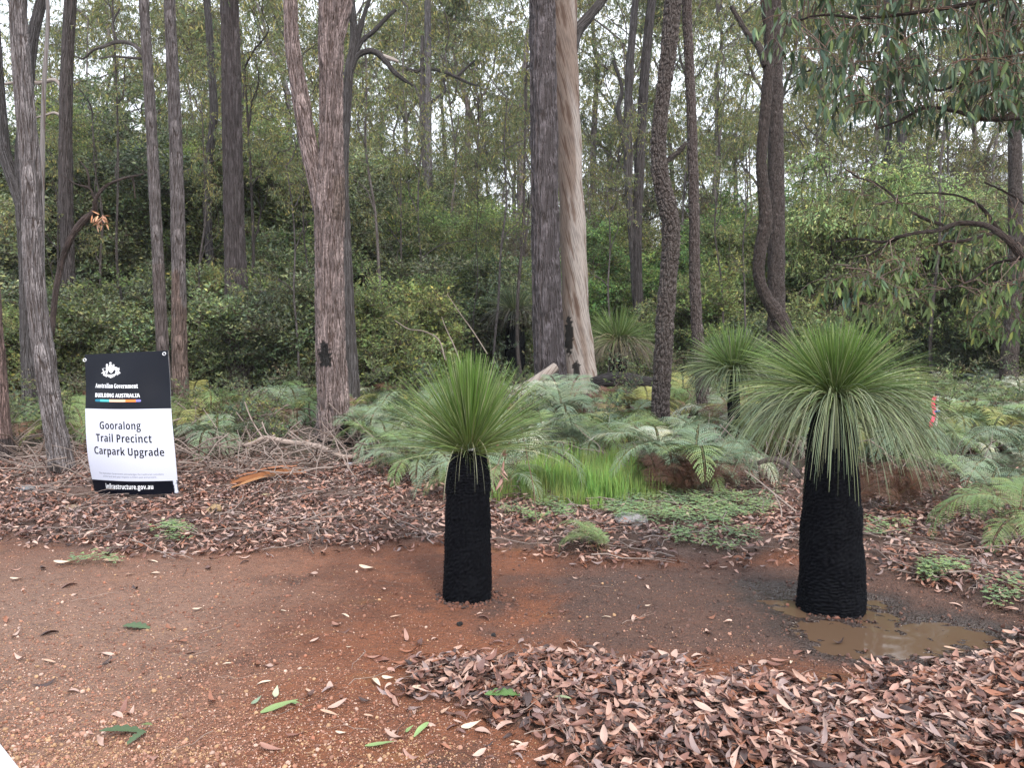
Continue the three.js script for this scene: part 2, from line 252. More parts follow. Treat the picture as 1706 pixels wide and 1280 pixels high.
{ // the ground: one sheet to the horizon, fine near the camera
  const axis = (a, b, step, lo, hi) => { const l = []; for (let x = a; x <= b + 1e-6; x += step) l.push(x); let s = step, x = a; const pre = []; while (x > lo) { s *= 1.22; x -= s; pre.unshift(Math.max(lo, x)); } s = step; x = b; while (x < hi) { s *= 1.22; x += s; l.push(Math.min(hi, x)); } return [...pre, ...l]; };
  const X = axis(-5.4, 5.4, 0.027, -260, 260), Z = axis(-9, -2.3, 0.025, -420, 60), nx = X.length, nz = Z.length;
  const p = new Float32Array(nx * nz * 3), uv = new Float32Array(nx * nz * 2), uv1 = new Float32Array(nx * nz * 2), col = new Float32Array(nx * nz * 3), idx = [];
  for (let j = 0; j < nz; j++) for (let i = 0; i < nx; i++) {
    const x = X[i], z = Z[j], k = j * nx + i;
    p.set([x, groundY(x, z), z], k * 3); uv.set([x / 1.6, -z / 1.6], k * 2); uv1.set([(x - 0.2) / 3.8, (-z - 2.6) / 3.8], k * 2);
    const b = back(x, z), big = fbm(x * 0.8 + 2, z * 0.8, 81, 3), mid = fbm(x * 3, z * 3, 82, 3), w = wetness(x, z);
    let c = mix3([0.245, 0.105, 0.06], [0.17, 0.075, 0.048], sstep(-0.35, 0.35, big + mid * 0.7));
    c = mix3(c, [0.34, 0.165, 0.06], sstep(0.22, 0.5, fbm(x * 1.7 + 9, z * 3.4, 83, 3)) * 0.6);                    // ochre patches
    c = [c[0] * 0.96, c[1] * 0.80, c[2] * 0.66];
    c = mix3(c, [0.29, 0.18, 0.135], sstep(-0.7, -2.0, x + 0.5 * mid) * sstep(-6.4, -4.2, z + 0.3 * mid) * 0.8);                                       // paler gravel at one end
    c = mix3(c, [0.05, 0.03, 0.026], sstep(0.2, 0.5, fbm(x * 2.4 - 4, z * 2.4 + 8, 84, 4)) * 0.65);              // dark crumbs
    c = mix3(c, [0.105, 0.066, 0.055], sstep(0.15, 0.8, sstep(-0.6, 0.9, x + mid * 0.8) * sstep(0.7, 0, Math.abs(z + 4.4) - 0.35)) * 0.75);
    c = mix3(c, [0.05, 0.031, 0.025], sstep(0.08, 0.5, w + 0.14 * mid) * 0.92);
    const litter = Math.max(sstep(-0.02, 0.25, b + 0.15 * mid), z > -6 ? sstep(0, 0.12, bankIn(x, z)) : 0);
    c = mix3(c, mix3([0.10, 0.055, 0.04], [0.16, 0.095, 0.075], sstep(-0.3, 0.3, mid)), litter);
    c = mix3(c, mix3([0.075, 0.055, 0.035], [0.05, 0.055, 0.025], sstep(-0.3, 0.3, big)), sstep(2.5, 5, b));
    col.set(c, k * 3);
    if (i < nx - 1 && j < nz - 1) idx.push(k, k + nx, k + nx + 1, k, k + nx + 1, k + 1);
  }
  for (let q = 0; q < col.length; q++) col[q] *= 1.12;   // the grain texture averages about 0.69
  const g = new THREE.BufferGeometry();
  g.setAttribute('position', new THREE.BufferAttribute(p, 3)); g.setAttribute('uv', new THREE.BufferAttribute(uv, 2)); g.setAttribute('uv1', new THREE.BufferAttribute(uv1, 2)); g.setAttribute('color', new THREE.BufferAttribute(col, 3));
  g.setIndex(idx); g.computeVertexNormals();
  // how wet the soil is, as roughness
  const S = 768, d = new Uint8Array(S * S * 4);
  for (let j = 0; j < S; j++) for (let i = 0; i < S; i++) {
    const x = i / S * 3.8 + 0.2, z = -(j / S * 3.8 + 2.6), edge = Math.min(i, j, S - 1 - i, S - 1 - j);
    const w = wetness(x, z) + 0.10 * n2(x * 7, z * 11, 85) + 0.14 * n2(x * 22, z * 34, 86) + 0.12 * n2(x * 60, z * 80, 87);
    let r = lerp(0.95, 0.1, sstep(0.22, 0.75, w)); if (edge < 8) r = 0.95;
    r = Math.min(r, lerp(0.95, 0.32, sstep(0.15, 0.5, fbm(x * 3, z * 4, 88, 4)) * sstep(0.9, 1.6, x) * sstep(-5.4, -5.0, z) * (edge < 8 ? 0 : 1)));
    d.fill(Math.round(r * 255), (j * S + i) * 4, (j * S + i) * 4 + 3); d[(j * S + i) * 4 + 3] = 255;
  }
  const rt = new THREE.DataTexture(d, S, S); rt.magFilter = THREE.LinearFilter; rt.channel = 1; rt.needsUpdate = true;
  structure(mesh('ground', g, new THREE.MeshStandardMaterial({ map: soilTex.map, bumpMap: soilTex.bump, bumpScale: 0.03, roughnessMap: rt, roughness: 1, vertexColors: true })));
}
{ // muddy water standing in the dip round the second grass tree
  const c = onGround(1450, 1045), g = new THREE.PlaneGeometry(1.75, 0.85, 60, 40); g.rotateX(-Math.PI / 2);
  const p = g.attributes.position; for (let i = 0; i < p.count; i++) p.setY(i, 0.0006 * n2(p.getX(i) * 7, p.getZ(i) * 12, 90)); g.computeVertexNormals();
  const m = mesh('puddle', g, new THREE.MeshPhysicalMaterial({ color: new THREE.Color().setRGB(0.105, 0.067, 0.044), roughness: 0.04, ior: 1.33 })); m.position.set(c.x, WATER, c.z); structure(m);
}

// ---------------------------------------------------------------- leaf sprigs (several small leaves on a few twigs)
const jitter = (R, c, a) => { const k = 1 + (R() - 0.5) * a; return [c[0] * k * (1 + (R() - 0.5) * 0.25), c[1] * k, c[2] * k * (1 + (R() - 0.5) * 0.3)]; };
function sprig(seed, { n, R: rad, L, W, droop = 0, color, alt, altShare = 0, twigs = 5, vary = 0.7, twig = [0.09, 0.06, 0.045], steps = 0, bend = 0 }) {
  const R = rng(seed), s = new Shape(), dirs = [];
  for (let k = 0; k < twigs; k++) {
    const a = (k + R()) / twigs * 6.283, el = droop > 0 ? 0.5 - R() * 1.2 : R() * 1.2 - 0.1, d = V3(Math.cos(a) * Math.cos(el), Math.sin(el), Math.sin(a) * Math.cos(el)), pts = [V3(0, 0, 0)];
    for (let q = 1; q <= 3; q++) { d.y += droop > 0 ? -0.22 : 0.1; d.x += (R() - .5) * .4; d.z += (R() - .5) * .4; d.normalize(); pts.push(pts[q - 1].clone().addScaledVector(d, rad / 3)); }
    s.tube(pts, [0.005, 0.004, 0.003, 0.0015].map((r) => r * rad / 0.3), 3, { color: twig, cap: false }); dirs.push(pts);
  }
  const dir = V3(), side = V3(), o = V3();
  for (let k = 0; k < n; k++) {
    const pts = dirs[k % twigs], t = Math.pow(R(), 0.7) * 2.999, q = Math.floor(t);
    o.lerpVectors(pts[q], pts[q + 1], t - q);
    const along = dir.subVectors(pts[q + 1], pts[q]).normalize().clone();
    const a = R() * 6.283, el = (R() - 0.5) * 1.6; dir.set(Math.cos(a) * Math.cos(el), Math.sin(el), Math.sin(a) * Math.cos(el)).addScaledVector(along, 0.7); dir.y -= droop * (0.6 + R()); dir.normalize();
    side.set(R() - .5, (R() - .5) * (droop > 0 ? 1 : .5), R() - .5).cross(dir).normalize();
    if (droop === 0 && side.clone().cross(dir).y > 0) side.negate();
    const sc = 0.65 + R() * 0.7;
    s.leaf(o, dir, side, L * sc, W * sc, jitter(R, R() < altShare ? alt : color, vary), 0.2, steps, bend * (R() - 0.3));
  }
  return s.build();
}
const SPRIG = {
  dark: [0, 1, 2].map((k) => sprig(100 + k, { n: 56, R: 0.26, L: 0.06, W: 0.026, color: [0.11, 0.155, 0.085], alt: [0.21, 0.25, 0.11], altShare: 0.3, twigs: 6 })),
  mid: [0, 1].map((k) => sprig(110 + k, { n: 54, R: 0.28, L: 0.062, W: 0.026, color: [0.135, 0.185, 0.075], alt: [0.25, 0.27, 0.1], altShare: 0.2, twigs: 6 })),
  bright: [0, 1].map((k) => sprig(120 + k, { n: 54, R: 0.28, L: 0.066, W: 0.03, color: [0.12, 0.22, 0.08], alt: [0.21, 0.28, 0.09], altShare: 0.25, twigs: 6 })),
  yellow: [0, 1].map((k) => sprig(130 + k, { n: 46, R: 0.3, L: 0.075, W: 0.024, droop: 0.5, color: [0.23, 0.32, 0.13], alt: [0.40, 0.42, 0.17], altShare: 0.2, twigs: 6 })),
  olive: [0, 1].map((k) => sprig(135 + k, { n: 50, R: 0.3, L: 0.05, W: 0.014, color: [0.15, 0.16, 0.09], alt: [0.22, 0.19, 0.11], altShare: 0.3, twigs: 7 })),
  gum: [0, 1, 2].map((k) => sprig(140 + k, { n: 34, R: 0.34, L: 0.115, W: 0.026, droop: 1.0, color: [0.12, 0.145, 0.075], alt: [0.24, 0.22, 0.09], altShare: 0.25, twigs: 5 })),
};
const up = V3(0, 1, 0);
function scatterSprigs(list, kinds, R, pos, scale, tint) {
  const k = Math.floor(R() * kinds.length); (list[k] ??= []).push({ m: M4(pos, euler((R() - .5) * 1.0, R() * 6.283, (R() - .5) * 1.0), scale * (0.75 + R() * 0.5)), c: tint });
}
function tints(R, v = 0.35) { const k = 1 + (R() - .5) * v; return [k * (1 + (R() - .5) * .2), k, k * (1 + (R() - .5) * .25)]; }

// branches that divide; fills out.tubes and out.tips
function grow(R, start, dir, len, rad, level, max, out, o) {
  const n = 6, pts = [start.clone()], radii = [rad], d = dir.clone(), p = start.clone();
  for (let k = 1; k <= n; k++) {
    d.x += (R() - .5) * o.wander; d.z += (R() - .5) * o.wander; d.y += (R() - .5) * o.wander * 0.7 + o.lift; d.normalize();
    p.addScaledVector(d, len / n); pts.push(p.clone()); radii.push(rad * lerp(1, level === max ? 0.25 : 0.55, k / n));
  }
  out.tubes.push([pts, radii]);
  if (level === max) { out.tips.push(pts[n].clone(), pts[n - 2].clone()); return; }
  const kids = level === 0 ? o.first ?? 3 : 2 + (R() < 0.45 ? 1 : 0);
  for (let k = 0; k < kids; k++) {
    const i = k === 0 ? n : Math.min(n, 2 + Math.floor(R() * 4.5)), a = R() * 6.283, spread = (k === 0 ? 0.25 : 0.5) + R() * 0.55, q = V3(Math.cos(a), 0, Math.sin(a));
    q.addScaledVector(d, -q.dot(d)).normalize();
    grow(R, pts[i], d.clone().multiplyScalar(Math.cos(spread)).addScaledVector(q, Math.sin(spread)).normalize(), len * (0.58 + R() * 0.28), radii[i] * (k === 0 ? 0.85 : 0.62), level + 1, max, out, o);
  }
}
function crownOn(g, base, tips, kinds, R, { per = 5, spread = 0.45, scale = 1, tint } = {}) {
  const lists = [];
  for (const t of tips) for (let k = 0; k < per; k++) {
    const q = V3(t.x - base.x + (R() - .5) * 2 * spread, t.y - base.y + (R() - .6) * 1.6 * spread, t.z - base.z + (R() - .5) * 2 * spread), c = tints(R);
    scatterSprigs(lists, kinds, R, q, scale, tint ? [c[0] * tint[0], c[1] * tint[1], c[2] * tint[2]] : c);
  }
  lists.forEach((l, k) => l && copies('foliage', kinds[k], MAT.leaf, l, g, 'stuff'));
}

// ---------------------------------------------------------------- trees of which the trunk is seen: path in picture points [px, py, width]
function smooth(path, n) {                               // points and radii along a path of [Vector3, radius]
  const c = new THREE.CatmullRomCurve3(path.map((q) => q[0]), false, 'centripetal'), pts = [], radii = [];
  for (let k = 0; k <= n; k++) { const t = k / n, f = t * (path.length - 1), i = Math.min(path.length - 2, Math.floor(f)), u = f - i; pts.push(c.getPoint(t)); radii.push(lerp(path[i][1], path[i + 1][1], u * u * (3 - 2 * u))); }
  return [pts, radii];
}
function trunkShape(s, path, bark, { amp = 0.012, step = 0.03, radial = 40, lump = 0.05, seed = 1, paint, flare = 0 }) {
  let len = 0; for (let k = 1; k < path.length; k++) len += path[k][0].distanceTo(path[k - 1][0]);
  const [pts, radii] = smooth(path, Math.max(12, Math.round(len / step)));
  if (flare) radii.forEach((r, k) => { const h = pts[k].y; radii[k] = r * (1 + flare * Math.exp(-Math.max(0, h) / 0.22)); });
  const tex = barkOf[bark];
  s.tube(pts, radii, radial, { paint, disp: (u, v, r, sl, a) => amp * (tex.sample(u, v) - 0.5) + r * lump * n2(Math.cos(a) * 1.2 + seed, sl * 1.3 + Math.sin(a) * 1.2, seed) + (flare ? r * flare * 0.5 * Math.exp(-sl / 0.35) * Math.max(0, n2(Math.cos(a) * 1.6 + seed, Math.sin(a) * 1.6, seed + 3)) : 0) });
}
function gumTree(name, label, { path, d, bark = 'grey', mat, amp = 0.012, step = 0.035, radial = 36, lump = 0.06, flare = 0.25, seed = 1, top = 4, limbs, crown = {}, noCrown, forks = [], paint, group, category = 'tree' }) {
  // lowest point first
  const P = path.map(([x, y, w, dz = 0]) => [at(x, y, d + dz), w / 2 / FOCAL * (d + dz)]);
  const foot = P[0][0].clone(); foot.y = groundY(foot.x, foot.z);
  if (P[0][0].y > foot.y + 0.02) P.unshift([foot.clone().setY(foot.y - 0.08).add(V3((P[0][0].x - P[1][0].x) * 0.1, 0, 0)), P[0][1] * 1.06]); else P[0][0].y = Math.min(P[0][0].y, foot.y - 0.05);
  const last = P.at(-1), prev = P.at(-2), dir = last[0].clone().sub(prev[0]).normalize(), R = rng(seed * 31 + 7);
  dir.y = Math.max(dir.y, 0.75); dir.normalize();
  const t = thing(name, label, category, foot, group), s = new Shape();
  let end = last[0], er = last[1];
  if (top > 0) { for (let k = 1; k <= 3; k++) { end = end.clone().addScaledVector(dir, top / 3).add(V3((R() - .5) * .25, 0, (R() - .5) * .25)); er *= 0.9; P.push([end, er]); } }
  trunkShape(s, P, bark, { amp, step, radial, lump, seed, paint, flare });
  const m = mat ?? MAT[bark];
  mesh('trunk', s.build(foot, false), m, t);
  for (const f of forks) {
    const q = new Shape(), F = f.path.map(([x, y, w, dz = 0]) => [at(x, y, d + dz), w / 2 / FOCAL * (d + dz)]);
    if (f.grow) { let e = F.at(-1)[0], r = F.at(-1)[1]; const dd = e.clone().sub(F.at(-2)[0]).normalize(); for (let k = 1; k <= 3; k++) { e = e.clone().addScaledVector(dd, f.grow / 3); r *= 0.85; F.push([e, r]); } if (f.crown) { const out = { tubes: [], tips: [] }; grow(R, e, dd, 1.6, r * 0.8, 0, 2, out, { wander: 0.5, lift: 0.02 }); const b = new Shape(); out.tubes.forEach(([p, rr]) => b.tube(p, rr, 5, { cap: false })); mesh('branch', b.build(foot), m, t); crownOn(t, foot, out.tips, SPRIG.gum, R, { per: 2 }); } }
    trunkShape(q, F, f.bark ?? bark, { amp: f.amp ?? amp * 0.8, step: f.step ?? step, radial: f.radial ?? 24, lump, seed: seed + 9, paint: f.paint });
    mesh('limb', q.build(foot, false), f.mat ?? m, t);
  }
  if (!noCrown) {
    const out = { tubes: [], tips: [] };
    grow(R, end, dir, crown.len ?? 2.0, er * 0.8, 0, 3, out, { wander: 0.5, lift: 0.03, first: 3 });
    const b = new Shape(); out.tubes.forEach(([p, rr]) => b.tube(p, rr, 6, { cap: false }));
    mesh('branches', b.build(foot), m, t);
    crownOn(t, foot, out.tips, SPRIG.gum, R, { per: crown.per ?? 1, tint: crown.tint });
  }
  return t;
}
const blot = (cx, cy, d, rx, ry, seed) => { const c = at(cx, cy, d); return (x, y) => ((x - c.x) / rx) ** 2 + ((y - c.y) / ry) ** 2 < 1 + 0.7 * n2(x * 22, y * 14, seed); };
const CHAR = [0.05, 0.05, 0.055];

{
  const sc = at(545, 588, 10.1), s1 = (x, y) => { const v = (y - sc.y) / 0.17, q = 0.075 * (v > 0 ? Math.sqrt(Math.max(0, 1 - v)) : 1) * (1 + 0.5 * n2(y * 30, 1, 7)); return Math.abs(v) < 1 + 0.1 * n2(x * 60, 3, 8) && Math.abs(x - sc.x + 0.012 * v) < q * (1 + 0.35 * n2(x * 40, y * 30, 3)); }, low = drop(575, 742);
  gumTree('gum_tree', 'tall forked gum tree with a black burn scar low on its grey pink trunk', {
    d: 10.15, bark: 'stringy', amp: 0.03, radial: 72, step: 0.018, seed: 3, top: 2.5, flare: 0.12, lump: 0.05,
    path: [[561, 752, 52], [557, 700, 51], [554, 640, 50], [551, 560, 47], [549, 450, 45], [549, 360, 47], [551, 300, 44], [552, 250, 38], [552, 150, 36], [551, 60, 38], [553, 0, 40]],
    forks: [{ path: [[538, 350, 30], [527, 295, 30], [516, 250, 27], [504, 180, 27], [494, 120, 24], [487, 70, 22], [484, 0, 20]], grow: 2.5, crown: true, radial: 44, step: 0.02, paint: () => [1.3, 1.12, 1.08] },
      { path: [[558, 70, 26], [570, 30, 22], [582, -10, 18]], grow: 2, radial: 28, paint: () => [1.3, 1.12, 1.08] }],
    paint: (x, y, z, a) => s1(x, y) && z > -10.15 ? CHAR : (y < 0.35 + 0.25 * n2(x * 9, y * 5, 8) && x > low.x - 0.06) || (y < 0.13 + 0.1 * n2(x * 14, y * 9, 9)) ? CHAR : y > 2.9 && y < 3.45 && x > low.x - 0.15 + 0.1 * n2(y * 4, x * 14, 5) + 0.2 * Math.abs(y - 3.2) ? [0.85, 0.70, 0.62] : [1.3, 1.12, 1.08],
  });
  gumTree('gum_tree', 'dark crooked gum tree standing close behind the forked trunk with the burn scar', {
    d: 12.6, seed: 4, radial: 28, path: [[589, 640, 20], [584, 560, 18], [579, 440, 16], [576, 380, 16], [574, 290, 13], [577, 200, 14], [582, 120, 15], [590, 60, 12]], top: 1.5,
    forks: [{ path: [[583, 120, 12], [597, 92, 9], [620, 85, 10], [640, 98, 10], [655, 118, 8], [672, 132, 6], [688, 142, 4]], radial: 14 }, { path: [[632, 92, 8], [652, 98, 7], [664, 103, 5]], radial: 12, mat: MAT.pale, bark: 'pale' },
      { path: [[584, 105, 10], [602, 70, 8], [625, 50, 7], [650, 24, 6], [660, 16, 4]], radial: 12 }, { path: [[586, 110, 9], [600, 50, 8], [612, 10, 6], [625, -20, 5]], radial: 12 }],
  });
  gumTree('gum_tree', 'slim grey trunk leaning towards the sign from its left side', {
    d: 8.15, bark: 'stringy', amp: 0.013, radial: 44, step: 0.02, seed: 5, flare: 0.2, top: 4, path: [[106, 800, 36], [98, 740, 33], [88, 690, 32], [75, 600, 33], [64, 520, 30], [57, 440, 29], [52, 290, 29], [43, 180, 28], [36, 90, 27], [31, 0, 25]],
    paint: (x, y) => y < 0.12 + 0.1 * n2(x * 14, y * 9, 9) ? [0.3, 0.27, 0.27] : [1, 1, 1.02],
  });
  gumTree('gum_tree', 'dark forked tree behind the slim leaning trunk at the edge of the bush', {
    d: 12.2, seed: 6, top: 0, noCrown: true, path: [[50, 620, 24], [47, 520, 24], [44, 420, 22], [38, 340, 22]], bark: 'grey',
    forks: [{ path: [[40, 350, 21], [25, 305, 20], [8, 255, 20], [2, 190, 18], [-4, 110, 16], [-8, 40, 15]], grow: 2.5, crown: true }, { path: [[39, 345, 18], [33, 260, 14], [46, 160, 16], [54, 70, 17], [68, 10, 16], [80, -30, 14]], grow: 2.5, crown: true }],
  });
  gumTree('dead_sapling', 'thin bare pale pole of a dead sapling beside the slim leaning trunk', { d: 9.3, seed: 7, bark: 'pale', radial: 14, amp: 0.004, noCrown: true, top: 1.5, path: [[80, 700, 8], [74, 560, 8], [71, 440, 8], [71, 280, 8], [74, 150, 7], [80, 0, 6]], paint: () => [0.8, 0.82, 0.85] });
  gumTree('gum_tree', 'straight dark trunk standing well behind the thin bare pole', { d: 15, seed: 8, path: [[118, 640, 24], [116, 560, 22], [113, 410, 21], [110, 300, 21], [111, 150, 19], [118, 0, 18]], forks: [{ path: [[110, 160, 7], [94, 134, 7], [66, 138, 6], [36, 136, 5], [8, 140, 4]], radial: 10, step: .06, mat: MAT.pale, bark: 'pale' }, { path: [[112, 200, 5], [92, 188, 5], [76, 192, 4], [60, 196, 3]], radial: 8, step: .06, mat: MAT.pale, bark: 'pale' }], paint: () => [0.85, 0.78, 0.76] });
  gumTree('gum_tree', 'slender trunk with peeling bark rising directly behind the top right corner of the sign', { d: 13, seed: 9, bark: 'stringy', radial: 28, path: [[277, 650, 20], [271, 570, 19], [262, 400, 18], [252, 200, 17], [246, 100, 15], [240, 0, 15]], forks: [{ path: [[244, 96, 6], [222, 74, 6], [196, 70, 6], [172, 78, 5], [156, 84, 4], [138, 98, 3], [124, 92, 2]], radial: 10, step: .06 }, { path: [[245, 98, 4], [215, 96, 4], [185, 94, 3], [165, 98, 2]], radial: 8, step: .06 }, { path: [[196, 70, 4], [188, 40, 3], [200, 15, 3]], radial: 8, step: .06 }], paint: (x, y) => y < 2.6 ? [0.72, 0.64, 0.63] : [0.85, 0.83, 0.85] });
  gumTree('gum_tree', 'straight grey trunk next to the sign with reddish bark on its lower part', { d: 13.6, seed: 10, bark: 'stringy', radial: 32, path: [[302, 650, 25], [300, 600, 24], [298, 420, 22], [293, 220, 20], [287, 90, 18], [283, 0, 17]], paint: (x, y) => y < 2.4 + n2(x * 9, y * 2, 4) ? [0.95, 0.76, 0.68] : [0.85, 0.83, 0.86] });
  gumTree('gum_tree', 'thin wavy dark trunk between two straighter grey trunks', { d: 17, seed: 11, radial: 20, path: [[358, 640, 13], [355, 560, 13], [350, 430, 13], [345, 330, 13], [348, 270, 12], [357, 190, 13], [353, 120, 12], [345, 0, 11]] });
  gumTree('gum_tree', 'thick straight stringy trunk with a wide base behind the bracken clumps', { d: 15, seed: 12, radial: 56, amp: 0.03, step: 0.025, flare: 0.4, path: [[402, 665, 46], [399, 620, 43], [396, 540, 37], [391, 380, 32], [387, 200, 31], [385, 90, 29], [383, 0, 27]], paint: (x, y) => y < 1.6 ? [1.1, 0.92, 0.88] : [1.15, 1.05, 1.06] });
  gumTree('gum_tree', 'cut off reddish trunk at the frame edge beyond the leaf litter', { d: 9, seed: 13, bark: 'stringy', radial: 32, path: [[8, 765, 30], [4, 700, 24], [2, 620, 18], [-4, 560, 18], [-10, 480, 18]], top: 4, paint: (x, y) => y < 0.3 ? [0.25, 0.2, 0.2] : [1, 0.75, 0.68] });
  gumTree('gum_tree', 'broad grey stringy gum trunk standing against the smooth pale trunk', { d: 14.6, seed: 14, radial: 72, amp: 0.04, step: 0.025, flare: 0.1, path: [[921, 680, 54], [917, 620, 52], [911, 500, 47], [908, 350, 43], [906, 200, 42], [904, 80, 41], [903, 0, 40]], paint: () => [1.12, 1.05, 1.1] });
  const h1 = blot(949, 560, 15, 0.075, 0.36, 13), h2 = blot(960, 618, 15, 0.075, 0.17, 14);
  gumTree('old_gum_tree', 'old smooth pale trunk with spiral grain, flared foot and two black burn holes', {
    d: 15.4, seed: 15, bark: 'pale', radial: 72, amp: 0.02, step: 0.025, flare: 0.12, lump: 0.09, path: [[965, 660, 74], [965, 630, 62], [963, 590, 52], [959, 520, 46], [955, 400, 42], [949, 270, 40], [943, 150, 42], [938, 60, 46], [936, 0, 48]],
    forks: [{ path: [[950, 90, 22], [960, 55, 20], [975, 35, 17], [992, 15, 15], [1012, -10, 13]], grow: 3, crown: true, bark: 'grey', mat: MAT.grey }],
    paint: (x, y, z) => (h1(x, y) || h2(x, y)) && z > -15.4 ? [0.04, 0.035, 0.035] : y < 0.28 + 0.35 * n2(x * 6, y * 3, 6) ? [0.22, 0.18, 0.17] : mix3([1, 1, 1], [0.58, 0.48, 0.42], 0.9 * Math.max(sstep(0.1, 0.5, n2(x * 5 + y * 0.7, y * 0.5, 16) + 0.55 * sstep(3.4, 5.2, y) - 0.1), sstep(0.02, -0.12, x - xAt(951, 15.4) + 0.12 * n2(y * 1.4, 2, 17)))),  // left side painted darker for the broad trunk's shade; other red-brown is wood colour
  });
  gumTree('gum_tree', 'dark double stemmed gum tree between the pale trunk and the chunky barked tree', { d: 20, seed: 16, path: [[1068, 625, 18], [1065, 540, 18], [1060, 420, 17], [1066, 270, 16], [1075, 110, 15], [1086, 0, 14]], crown: { per: 2 },
    forks: [{ path: [[1058, 500, 10], [1053, 400, 12], [1045, 270, 12], [1048, 130, 13], [1055, 40, 12], [1060, -20, 10]], grow: 2.5, crown: true }, { path: [[1044, 250, 9], [1030, 180, 8], [1036, 150, 6], [1022, 100, 5]], radial: 12 }], paint: () => [0.7, 0.66, 0.66] });
  gumTree('marri_tree', 'bent dark trunk with deep flaky chunks of bark among the bracken', { d: 11.6, seed: 17, bark: 'chunky', radial: 64, amp: 0.03, step: 0.018, flare: 0.05, path: [[1099, 724, 32], [1100, 690, 31], [1103, 620, 29], [1108, 530, 29], [1115, 440, 28], [1118, 385, 29], [1111, 340, 30], [1101, 300, 27], [1097, 240, 24], [1104, 160, 23], [1113, 90, 25], [1121, 0, 27]], paint: (x, y) => y < 0.22 + 0.15 * n2(x * 12, y * 8, 4) ? [0.25, 0.25, 0.27] : [1, 1, 1],
    forks: [{ path: [[1108, 270, 8], [1128, 255, 9], [1143, 238, 8]], radial: 12 }] });
  gumTree('gum_tree', 'straight slim grey trunk just right of the bent chunky barked trunk', { d: 11.9, seed: 18, bark: 'chunky', radial: 40, amp: 0.016, step: 0.022, flare: 0.1, path: [[1177, 722, 25], [1172, 670, 22], [1165, 600, 20], [1158, 490, 18], [1156, 350, 17], [1152, 200, 16], [1147, 80, 15], [1144, 0, 15]], paint: () => [1.25, 1.22, 1.25] });
  gumTree('gum_tree', 'grey trunk rising behind the green head of the larger grass tree', { d: 14.5, seed: 19, bark: 'chunky', radial: 44, amp: 0.02, path: [[1293, 640, 30], [1293, 560, 29], [1293, 430, 27], [1292, 250, 25], [1290, 100, 24], [1288, 0, 23]], paint: () => [0.9, 0.87, 0.88] });
  gumTree('gum_tree', 'twisted dark trunk bending in front of the grey one behind the larger grass tree', { d: 13.8, seed: 20, bark: 'chunky', radial: 40, amp: 0.02, path: [[1312, 650, 34], [1309, 580, 33], [1298, 530, 27], [1276, 495, 19], [1264, 462, 18], [1266, 420, 20], [1275, 370, 22], [1272, 320, 19], [1268, 270, 17], [1275, 180, 17], [1281, 80, 15], [1276, 20, 14]], paint: () => [0.85, 0.78, 0.76],
    forks: [{ path: [[1276, 110, 14], [1262, 75, 11], [1248, 60, 9], [1235, 40, 8], [1218, 10, 7]], radial: 14 }, { path: [[1281, 90, 9], [1300, 60, 8], [1330, 20, 7]], radial: 12 }] });
  gumTree('gum_tree', 'grey trunk growing out of the fern field near the edge of the frame', { d: 16, seed: 21, bark: 'chunky', radial: 36, path: [[1679, 655, 27], [1681, 600, 26], [1686, 520, 24], [1691, 420, 22], [1691, 330, 21], [1690, 250, 20], [1688, 100, 18]] });
  gumTree('gum_tree', 'wide short looking grey trunk of a distant pair under the hanging yellow leaves', { d: 26, seed: 22, path: [[1505, 600, 20], [1504, 520, 19], [1500, 400, 17], [1502, 200, 14]] });
  gumTree('gum_tree', 'narrower grey trunk of a distant pair under the hanging yellow leaves', { d: 26.4, seed: 23, path: [[1484, 598, 14], [1482, 520, 13], [1476, 400, 12], [1480, 200, 10]] });
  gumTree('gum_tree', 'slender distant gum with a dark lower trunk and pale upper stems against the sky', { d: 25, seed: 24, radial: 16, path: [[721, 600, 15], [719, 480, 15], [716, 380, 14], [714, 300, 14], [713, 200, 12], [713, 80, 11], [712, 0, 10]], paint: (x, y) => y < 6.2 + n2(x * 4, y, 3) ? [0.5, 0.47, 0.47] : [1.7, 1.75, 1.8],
    forks: [{ path: [[714, 310, 9], [706, 220, 8], [703, 130, 7], [704, 60, 6]], radial: 10, paint: () => [1.3, 1.3, 1.3] }, { path: [[716, 172, 5], [730, 162, 5], [742, 150, 4], [740, 132, 4], [752, 120, 3]], radial: 8 }, { path: [[690, 142, 4], [700, 165, 5], [702, 220, 5], [708, 300, 6]], radial: 8, paint: () => [1.6, 1.6, 1.6] }, { path: [[674, 112, 5], [690, 118, 6], [714, 114, 6], [740, 120, 6], [760, 128, 6], [780, 138, 4], [800, 144, 2]], radial: 8 }, { path: [[762, 128, 5], [778, 112, 4], [795, 98, 3]], radial: 8 }], crown: { per: 4 } });
}

